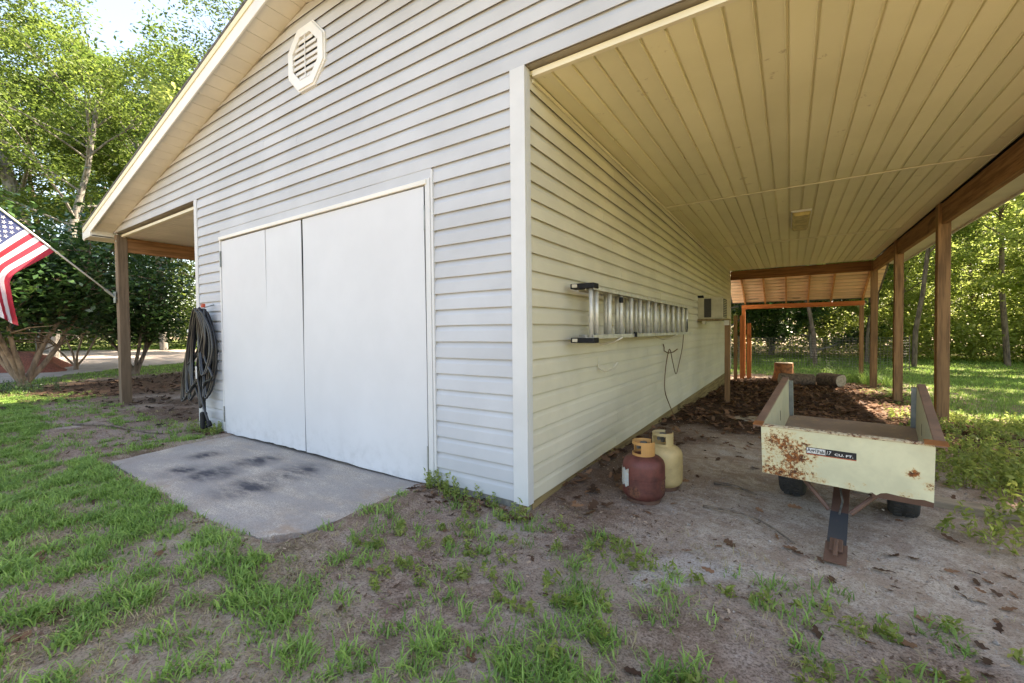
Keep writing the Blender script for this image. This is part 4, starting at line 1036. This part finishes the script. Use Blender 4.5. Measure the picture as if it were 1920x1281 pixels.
oakA = tree_meshes(101, 15, .20, 4.6, .34, 30000, .20, M['leaf'], M['bark_grey'])
oakB = tree_meshes(202, 13, .17, 4.0, .22, 26000, .20, M['leaf_light'], M['bark'])
oakD = (oakB[0], oakB[1].copy()); oakD[1].materials[0] = M['leaf']
oakC = tree_meshes(303, 17, .22, 5.0, .42, 30000, .22, M['leaf'], M['bark'], lean=.08)
slim = tree_meshes(404, 11, .11, 2.8, .30, 16000, .18, M['leaf_light'], M['bark'], lean=-.05)
dense = tree_meshes(505, 8, .14, 3.4, .08, 26000, .17, M['leaf_dark'], M['bark_grey'])
# left side: driveway wood
LT = 'leafy broad tree in the wood beyond the driveway'
for m_, x, y, rz, s in ((oakA, -30, 7.5, .3, 1.05), (oakC, -26, 13.5, 1.9, 1.0), (oakD, -37, 4.0, 2.2, 1.15), (oakA, -40, 14, 4.1, 1.15), (oakC, -47, 8, .8, 1.2), (oakD, -34, 18, 5.0, 1.1),
                        (oakD, -44, -1, 3.3, 1.1), (oakA, -48, -6, 1.1, 1.1), (oakC, -55, 15, 2.7, 1.3), (oakD, -52, 22, .4, 1.2), (oakA, -40, 25, 2.0, 1.2), (slim, -31, -2.8, 1.0, 1.0)):
    plant_tree('broad_tree', *m_, x, y, rz, s, LT, group='trees beyond the driveway')
big = tree_meshes(616, 18, .42, 5.2, .50, 26000, .20, M['leaf'], M['bark_grey'], nl=8)
plant_tree('pine_tree', *big, -32.5, 3.1, .5, 1.0, 'tall tree with a thick pale grey trunk at the edge of the driveway')
near = tree_meshes(717, 13, .20, 5.4, .30, 26000, .13, M['leaf'], M['bark_grey'], nl=10)
plant_tree('broad_tree', *near, -13.2, 8.8, .9, 1.0, 'big spreading tree reaching towards the workshop roof')
for x, y, rz, s in ((-4.5, 15.0, .7, 1.2), (-9.5, 16.0, 2.9, 1.2)):  # hidden behind the building, added only to shade the leaf litter at left
    plant_tree('broad_tree', *oakC, x, y, rz, s, 'tall unseen tree added behind the workshop to shade the ground at left', group='added shade trees behind the workshop')
mid_ = tree_meshes(818, 14, .17, 4.6, .34, 17000, .15, M['leaf'], M['bark_grey'], nl=9)
plant_tree('broad_tree', *mid_, -26.5, 2.3, 2.4, 1.05, 'slender grey-barked tree forking high behind the large shrub')
plant_tree('broad_tree', *near, -21.5, 12.5, 3.3, 1.15, 'wide leafy tree standing past the left porch roof')
# right side and back
RT = 'sunlit woodland tree along the edge of the back lawn'
for m_, x, y, rz, s in ((oakB, 9.5, 29, .2, 1.0), (slim, 6.4, 26.5, 1.2, 1.15), (slim, 4.6, 23.5, 4.2, .95), (oakA, 3.5, 33, 2.1, 1.0), (oakB, 13.5, 27.5, 3.0, 1.05), (oakC, 16, 33, 4.4, 1.0), (oakB, -1.5, 31, 5.1, .95),
                        (oakA, 8, 38, .7, 1.1), (oakC, 20.5, 27, 1.6, 1.0), (oakA, -6, 34, 3.9, 1.05), (slim, 11.5, 24.5, 2.6, 1.0), (oakB, 25, 36, 1.4, 1.2), (oakC, 0, 42, 2.8, 1.2), (oakB, 14, 44, .5, 1.3), (slim, 16.8, 23.5, .5, 1.05)):
    plant_tree('woodland_tree', *m_, x, y, rz, s * .74, RT, group='trees behind the back lawn')
slim2 = tree_meshes(929, 11, .10, 2.4, .46, 9000, .17, M['leaf_light'], M['bark'], lean=.05)
for x, y, rz, s in ((5.75, 20.6, .3, .95), (4.5, 21.5, 2.1, .85), (2.5, 20.2, 4.0, .9), (8.9, 22.6, 5.2, 1.0)):
    plant_tree('slender_tree', *slim2, x, y, rz, s, 'slender dark-trunked tree standing at the edge of the back lawn', group='slender trees on the lawn edge')
for x, y, rz, s in ((2.6, 24.5, .4, 1.0), (-1.6, 23.5, 2.0, 1.1), (-5.2, 25.5, 3.1, 1.1), (.6, 27.5, 4.6, 1.2)):
    plant_tree('evergreen_tree', *dense, x, y, rz, s, 'dark dense evergreen tree behind the wire fence', group='dark trees behind the fence')
# shade trees to the right of the carport, just outside the picture
for m_, x, y, rz, s in ((oakA, 13.0, 12.0, 1.0, .95), (oakB, 9.6, 17.5, 2.5, .8), (oakB, 11.5, 8.0, 5.6, .85)):
    plant_tree('shade_tree', *m_, x, y, rz, s, 'tall shade tree beside the carport lawn', group='trees right of the carport')
plant_tree('shade_tree', *oakB, 8.7, 10.4, .9, .80, 'leafy tree standing alone on the lawn right of the carport posts')
plant_tree('broad_tree', *oakB, -11.4, 5.8, 1.4, .78, 'leafy tree added close behind the left porch for shade')  # mostly hidden by the wall; added to cast shade left of the porch

# undergrowth: uncountable leafy masses along both wood edges
def mass(name, boxes, n, size, mat, seed, label, cat='undergrowth'):
    r = np.random.default_rng(seed); out = []; tt = []
    for (x0, y0, x1, y1, h, wd) in boxes:
        k = n // len(boxes); t = r.uniform(0, 1, k); x = x0 + (x1 - x0) * t + r.normal(size=k) * wd; y = y0 + (y1 - y0) * t + r.normal(size=k) * wd
        top = h * (.35 + .9 * fbm(x * .45 + seed, y * .45, seed, 3)); z = top * r.uniform(0, 1, k) ** .7
        z = z + .0; out.append(np.stack([x, y, z + zg(x, y)], 1)); tt.append(np.clip(fbm(x * 1.3, y * 1.3 + z * 1.3, seed + 2, 2) * 1.4 - .2, 0, 1))
    o = link(name, leaf_obj(name, np.concatenate(out), size, mat, seed, np.concatenate(tt))); return tag(o, label, cat, kind='stuff')
mass('undergrowth', [(-7, 29, 22, 25.5, 4.2, 1.4), (22, 25.5, 30, 5, 4.2, 1.8), (4.5, 27, 20, 24.5, 2.6, 1.2), (-8, 32, 28, 30, 7.5, 1.8), (-8, 34, 30, 33, 8.5, 1.5), (30, 5, 30, -20, 5, 1.8)], 150000, .19, M['leaf_light'], 81, 'bright leafy undergrowth along the back lawn')
mass('far_woods', [(-30, 40, 34, 42, 12, 2), (-30, 46, 34, 48, 15, 3), (34, 46, 50, 10, 13, 3)], 75000, .55, M['leaf_light'], 82, 'distant green wood beyond the back lawn', 'woods')
mass('undergrowth', [(-36, -10, -36, 6, 2.6, 1.6), (-36, 6, -27, 22, 3.0, 1.8)], 60000, .17, M['leaf'], 83, 'low green brush beyond the driveway')
mass('far_woods', [(-66, -30, -64, 16, 11, 3), (-64, 16, -40, 44, 12, 3)], 45000, .50, M['leaf'], 84, 'distant green wood beyond the driveway', 'woods')

# camellia-like shrubs by the left porch: several stems and broad glossy leaves
def shrub(name, label, x, y, seed, H, W, nleaf, ls, nst, r0, mat=M['leaf_dark'], crown_lo=.35, bm=M['bark_tan']):
    r = random.Random(seed); t = thing(name, label, 'shrub', (x, y, z1(x, y) - .02)); mb = MB(); tips = []
    mb.tube([(0, 0, -.1), (0, 0, .12), (.02, 0, .30)], [r0 * 2.3, r0 * 1.9, r0 * 1.5], 10)
    for i in range(nst):
        az = 2 * math.pi * i / nst + r.uniform(-.4, .4); p = Vector((math.cos(az) * r0 * .8, math.sin(az) * r0 * .8, .15)); d = Vector((math.cos(az) * .62, math.sin(az) * .62, 1)).normalized()
        L = H * r.uniform(.62, .85); pts = [p]; n = 7
        for k in range(n):
            d = (d + Vector((r.uniform(-.2, .2), r.uniform(-.2, .2), .10))).normalized(); pts.append(pts[-1] + d * L / n)
        mb.tube(pts, [r0 * (1 - .75 * k / n) for k in range(n + 1)], 8, cap=False)
        for k in (2, 3, 4, 5, 6, 7):
            for q in range(3):
                d2 = Vector((r.uniform(-1, 1), r.uniform(-1, 1), r.uniform(-.1, .8))).normalized(); e = pts[k] + d2 * W * r.uniform(.25, .6); mid = pts[k].lerp(e, .5) + Vector((0, 0, .05))
                mb.tube([pts[k], mid, e], [r0 * .28, r0 * .2, r0 * .07], 5, cap=False)
                if e.z > H * crown_lo: tips += [e, mid]
    mb.build('trunk', bm, t, smooth=True)
    T_ = np.array([tuple(p) for p in tips]); rr = np.random.default_rng(seed); idx = rr.integers(0, len(T_), nleaf); C = T_[idx] + rr.normal(size=(nleaf, 3)) * W * .15
    C = C[C[:, 2] > H * crown_lo * .8]
    link('crown', leaf_obj('crown', C, ls, mat, seed, rr.uniform(0, 1, len(T_))[idx][:len(C)], .55, .5), t); return t
shrub('large_shrub', 'large glossy-leaved shrub with several bare tan stems behind the flag', -13.9, -.42, 31, 4.6, 2.5, 12500, .16, 7, .062)
shrub('small_shrub', 'slim multi-stemmed dark shrub just past the porch post', -15.6, 2.15, 32, 4.3, 1.6, 9000, .14, 5, .055, crown_lo=.30, bm=M['bark'])
shrub('large_shrub', 'glossy-leaved shrub filling the gap behind the porch post', -19.5, 1.6, 33, 5.0, 2.6, 9000, .16, 4, .035, crown_lo=.36)

# turf: tufts of blades
def blades(P, h, wd, n_per, seed, spread, mat, name, label, lie=.55, tintfn=None):
    r = np.random.default_rng(seed); n = len(P); C = np.repeat(P, n_per, 0); k = len(C)
    C = C + np.stack([r.normal(size=k) * spread, r.normal(size=k) * spread, np.zeros(k)], 1)
    C[:, 2] = zfine(C[:, 0], C[:, 1]) - .004
    az = r.uniform(0, 2 * np.pi, k); hh = np.repeat(h * r.uniform(.55, 1.25, n), n_per) * r.uniform(.5, 1.15, k); ln = hh * r.uniform(.25, 1.0, k) * lie * 2
    D = np.stack([np.cos(az), np.sin(az), np.zeros(k)], 1); S = np.stack([-np.sin(az), np.cos(az), np.zeros(k)], 1); Z = np.array([0, 0, 1.0])
    w_ = (wd * r.uniform(.6, 1.25, k))[:, None]; h1 = hh[:, None]; l1 = ln[:, None]
    V_ = np.empty((k, 5, 3)); V_[:, 0] = C - S * w_ * .5; V_[:, 1] = C + S * w_ * .5
    m_ = C + D * l1 * .35 + Z * h1 * .62; V_[:, 2] = m_ + S * w_ * .42; V_[:, 3] = m_ - S * w_ * .42; V_[:, 4] = C + D * l1 * 1.0 + Z * h1 * .88
    b = np.arange(k)[:, None] * 5; F_ = np.concatenate([b + np.array([[0, 1, 2]]), b + np.array([[0, 2, 3]]), b + np.array([[3, 2, 4]])], 0)
    t = np.clip(np.repeat(r.uniform(.0, 1.0, n), n_per) * .8 + r.uniform(-.15, .35, k), 0, 1)
    o = link(name, np_mesh(name, V_.reshape(-1, 3), F_, mat, np.repeat(t, 5)[:, None] * np.ones((1, 3)))); return tag(o, label, 'grass', kind='stuff')
def scatter(n, x0, x1, y0, y1, fn, seed):
    r = np.random.default_rng(seed); x = r.uniform(x0, x1, n); y = r.uniform(y0, y1, n); k = r.uniform(0, 1, n) < fn(x, y); return np.stack([x[k], y[k], np.zeros(k.sum())], 1)
def d_near(x, y):
    a = lawn_w(x, y); n = fbm(x * 8.5, y * 8.5, 71, 2)
    ok = ~((x > -4.40) & (x < -.97) & (y > -1.33)) & ~((x > -9.5) & (x < 3.6) & (y > -.06))
    big_ = fbm(x * 2.3, y * 2.3, 77, 2)
    return ok * (a * (.48 + .16 * sstep(-1.0, -3.5, x)) + .085) * sstep(.47, .57, n + .05 * a * sstep(-.8, -3.2, x)) * sstep(.20, .42, big_ + .12)
def d_short(x, y): return lawn_w(x, y) * sstep(.30, .6, fbm(x * 3.5, y * 3.5, 73, 3)) * (.35 + .35 * sstep(-.5, -3.0, x))
blades(scatter(62000, -11.5, 3.5, -2.7, .2, d_near, 1), .058, .0074, 12, 2, .026, M['grass'], 'grass', 'patchy green tufts of turf in front of the workshop', .75)
blades(scatter(36000, -11.5, 3.5, -2.7, .2, d_short, 51), .034, .0055, 5, 52, .025, M['grass'], 'grass', 'short green turf growing between the taller tufts', .8)
blades(scatter(19000, -9.5, 3.6, -2.9, .2, lambda x, y: (.22 + .6 * lawn_w(x, y)) * sstep(.36, .55, fbm(x * 5, y * 5, 95, 2)) * ~((x > -4.40) & (x < -.97) & (y > -1.33)), 3), .035, .0035, 6, 4, .02, M['drygrass'], 'dry_grass', 'dry straw-coloured grass thatch on the bare soil', 1.0)
blades(scatter(14000, 3.0, 9.0, .3, 15.5, lambda x, y: lawn_w(x, y) * sstep(1.0, .2, (x - 3.3) / 7), 5), .085, .008, 7, 6, .03, M['grass'], 'grass', 'weedy green grass right of the carport')
blades(scatter(13000, -6, 14, 13.6, 30, lambda x, y: lawn_w(x, y) * sstep(31, 27, y), 7), .10, .014, 6, 8, .05, M['grass'], 'grass', 'mown green lawn behind the carport')
def d_left(x, y):
    # keep the sandy drive clear
    inside = (x < -14.6 - .45 * (y + 1.6)) & (y > -4.5 - (x + 19) * .33)
    dx = np.where((x > -34) & (y > -1.6 + (-(x + 14.6)) * .62) , 0, 1)
    return lawn_w(x, y)
DRA = [(-14.6, -1.6), (-17, .6), (-19.2, 3.4), (-20.5, 7), (-22, 14)]; DRB = [(-19, -4.5), (-27, -1.5), (-34, 3.8), (-30, 9), (-27, 16)]
poly = DRA + DRB[::-1]
def inpoly(x, y):
    c = np.zeros(len(x), bool); n = len(poly)
    for i in range(n):
        (xa, ya), (xb, yb) = poly[i], poly[(i + 1) % n]
        hit = ((ya > y) != (yb > y)) & (x < (xb - xa) * (y - ya) / (yb - ya + 1e-12) + xa); c ^= hit
    return c
blades(scatter(14000, -30, -11.5, -6, 10, lambda x, y: lawn_w(x, y) * ~inpoly(x, y), 9), .09, .013, 6, 10, .05, M['grass'], 'grass', 'green lawn between the porch and the driveway')
blades(scatter(8000, -40, -20, -8, 18, lambda x, y: lawn_w(x, y) * ~inpoly(x, y), 11), .12, .02, 5, 12, .08, M['grass'], 'grass', 'green verge on the far side of the driveway')
# long pale grass by the logs
blades(scatter(70, 2.6, 3.9, 12.6, 14.2, lambda x, y: np.ones(len(x)), 13), .42, .012, 12, 14, .05, M['grass'], 'tall_grass', 'tall pale grass tufts beside the logs', .8)

# dead leaves on the ground
def litter(n, x0, x1, y0, y1, fn, size, seed, name, label, lift=.012, mat=M['litter']):
    P = scatter(n, x0, x1, y0, y1, fn, seed); r = np.random.default_rng(seed); k = len(P)
    P[:, 2] = zfine(P[:, 0], P[:, 1]) + r.uniform(.002, lift, k)
    az = r.uniform(0, 2 * np.pi, k); N = r.normal(size=(k, 3)) * .34; N[:, 2] = 1; N /= np.linalg.norm(N, axis=1)[:, None]
    A_ = np.stack([np.cos(az), np.sin(az), np.zeros(k)], 1); A_ = A_ - N * (A_ * N).sum(1)[:, None]; A_ /= np.linalg.norm(A_, axis=1)[:, None]; B_ = np.cross(N, A_)
    s = (size * r.uniform(.5, 1.3, k))[:, None]; curl = r.uniform(-.05, .22, k)[:, None]
    sh = [(-.5, 0), (-.25, .16), (-.12, .10), (.05, .26), (.18, .13), (.34, .20), (.5, 0), (.34, -.20), (.18, -.13), (.05, -.26), (-.12, -.10), (-.25, -.16)]
    V_ = np.empty((k, 13, 3)); V_[:, 12] = P
    for i, (u, v) in enumerate(sh): V_[:, i] = P + A_ * s * u + B_ * s * v + N * s * (curl * (abs(u) * .9 + abs(v) * 1.6))
    b = np.arange(k)[:, None] * 13; F_ = np.concatenate([b + np.array([[12, i, (i + 1) % 12]]) for i in range(12)], 0)
    t = r.uniform(0, 1, k) ** 1.4
    o = link(name, np_mesh(name, V_.reshape(-1, 3), F_, mat, np.repeat(t, 13)[:, None] * np.ones((1, 3)))); return tag(o, label, 'leaves', kind='stuff')
litter(9000, -.1, 4.6, .0, 13.6, lambda x, y: np.clip(litter_w(x, y) * 1.0, 0, 1), .12, 21, 'leaf_litter', 'brown fallen oak leaves heaped under the carport', .04)
litter(4500, -15.5, -5, -2.6, 7, lambda x, y: np.clip(litter_w(x, y), 0, 1) * .9, .12, 22, 'leaf_litter', 'fallen leaves and mulch, coloured as in shade, around the left porch', .03, M['litter_shaded'])
litter(800, -6, 4.2, -2.6, 3.4, lambda x, y: np.where((x > -4.36) & (x < -1.0) & (y > -1.3) & (y < .1), 0, .55), .075, 23, 'leaf_litter', 'scattered reddish dead leaves on the grass in front')
litter(700, 3.2, 5.2, -.6, 6, lambda x, y: .7 * sstep(5.0, 3.6, x), .10, 24, 'leaf_litter', 'dead leaves along the outer side of the carport')
litter(420, 1.9, 3.4, -.6, .7, lambda x, y: sstep(1.9, 2.8, x) * .8, .065, 26, 'leaf_litter', 'brown leaves gathered near the front right carport post')
litter(130, -1.0, .1, -.22, -.03, lambda x, y: np.ones(len(x)), .06, 27, 'leaf_litter', 'dry leaves against the foot of the siding')
litter(90, -5.2, -4.45, -.25, -.04, lambda x, y: np.ones(len(x)), .06, 28, 'leaf_litter', 'dry leaves below the hose bundle')
litter(34000, -8.5, 3.6, -2.7, 1.2, lambda x, y: np.where((x > -4.36) & (x < -1.0) & (y > -1.3) & (y < .1), 0, .06 + .94 * sstep(.48, .60, fbm(x * 2.6, y * 2.6, 91, 4)) * (1 - .8 * pale_w(x, y))), .024, 29, 'leaf_litter', 'fine brown leaf crumbs and bark bits over the soil', .006, M['crumb'])
# pebbles in the sand
def pebbles(n, seed):
    P = scatter(n, .1, 3.5, -.8, 4.5, lambda x, y: np.clip(pale_w(x, y) * .9 + .12, 0, 1), seed); r = np.random.default_rng(seed); k = len(P); s = r.uniform(.0025, .0075, k) * (1 + (r.uniform(0, 1, k) > .97) * 1.2)
    P[:, 2] = zfine(P[:, 0], P[:, 1]) + s * .2
    oc = np.array([(1, 0, 0), (0, 1, 0), (-1, 0, 0), (0, -1, 0), (0, 0, .7), (0, 0, -.6)]); V_ = P[:, None] + oc[None] * s[:, None, None] * r.uniform(.6, 1.3, (k, 6, 1))
    f = np.array([(0, 1, 4), (1, 2, 4), (2, 3, 4), (3, 0, 4), (1, 0, 5), (2, 1, 5), (3, 2, 5), (0, 3, 5)]); F_ = (np.arange(k)[:, None, None] * 6 + f[None]).reshape(-1, 3)
    o = link('gravel', np_mesh('gravel', V_.reshape(-1, 3), F_, mk('gravel_pale', (.46, .40, .34), .9, .25, 30))); tag(o, 'pale grit and pebbles on the carport floor', 'gravel', kind='stuff')
pebbles(7000, 31)
# weeds: little stems with paired leaves
def weeds(spots_, seed, name, label, h=.14, mat=M['leaf_light'], ls=.034):
    r = np.random.default_rng(seed); out = []
    for (x, y, n, sp_) in spots_:
        for _ in range(n):
            px, py = x + r.normal() * sp_, y + r.normal() * sp_ * .6; hh = h * r.uniform(.4, 1.2); az = r.uniform(0, 6.3); ld = r.uniform(0, .35)
            for k in range(9):
                f = (k + 1) / 9; a = az + k * 2.4; out.append((px + ld * hh * f * math.cos(az) + .018 * math.cos(a) * (1.3 - f), py + ld * hh * f * math.sin(az) + .018 * math.sin(a) * (1.3 - f), float(zfine(px, py)) + hh * f))
    V_, F_ = leaves(np.array(out), ls, None, seed, .40, .1); P_ = np.array(out).reshape(-1, 9, 3); b0 = P_[:, 8].copy(); n = len(P_)
    foot = np.stack([P_[:, 0, 0], P_[:, 0, 1], zfine(P_[:, 0, 0], P_[:, 0, 1]) - .004], 1); e_ = np.array([.0016, .0010, 0])
    SV = np.stack([foot - e_, foot + e_, b0 + e_ * .5, b0 - e_ * .5], 1).reshape(-1, 3); SF = np.arange(4 * n).reshape(n, 4) + len(V_)
    tt = np.concatenate([np.repeat(r.uniform(0, 1, len(out)), 4), np.full(4 * n, .5)])
    o = link(name, np_mesh(name, np.concatenate([V_, SV]), np.concatenate([F_, SF]), mat, tt[:, None] * np.ones((1, 3)))); return tag(o, label, 'weeds', kind='stuff')
weeds([(-.83, -.06, 22, .05), (-.62, -.07, 16, .08), (-.40, -.06, 8, .08), (.02, -.16, 8, .04), (-4.62, -.07, 22, .06), (-4.95, -.10, 18, .10), (-5.3, -.16, 12, .14)], 41, 'weeds', 'small green weeds sprouting along the foot of the front wall')
ws = [(random.uniform(3.0, 5.2), random.uniform(.2, 6.5), 8, .17) for _ in range(230)] + [(random.uniform(2.62, 3.4), random.uniform(.9, 3.2), 7, .14) for _ in range(45)]
weeds(ws, 42, 'weeds', 'leafy green weeds growing right of the cart', .15, M['leaf_light'], .05)
ws = [(random.uniform(-.6, 3.0), random.uniform(-1.2, -.05), 4, .035) for _ in range(75)]
weeds(ws, 43, 'weeds', 'tiny weed seedlings dotted over the bare soil', .055)
weeds([(-12.9, -.55, 80, .5), (-13.6, -.8, 60, .4)], 44, 'ground_ivy', 'dark ivy at the foot of the large shrub', .25, M['leaf_dark'])
# fallen sticks
def stick(label, pts, r0):
    P = [(x, y, float(zfine(x, y)) + .012 + z) for x, y, z in pts]; o = MB().tube(bez(P, 4), [r0 * (1 - .5 * i / (4 * (len(P) - 1))) for i in range(4 * (len(P) - 1) + 1)], 6).build('stick', M['bark'], None, smooth=True); tag(o, label, 'stick')
stick('thin curved twig on the pale sand beside the propane cylinders', [(1.05, .72, 0), (1.25, .66, .02), (1.42, .62, .01), (1.60, .40, 0)], .009)
stick('long thin stick on the bare soil left of the concrete slab', [(-6.9, -.95, 0), (-6.2, -.75, .01), (-5.6, -.55, 0), (-5.2, -.47, 0)], .018)
stick('short dark stick lying on the sand behind the red cylinder', [(1.05, 1.25, 0), (1.2, 1.22, .015), (1.36, 1.15, 0)], .014)
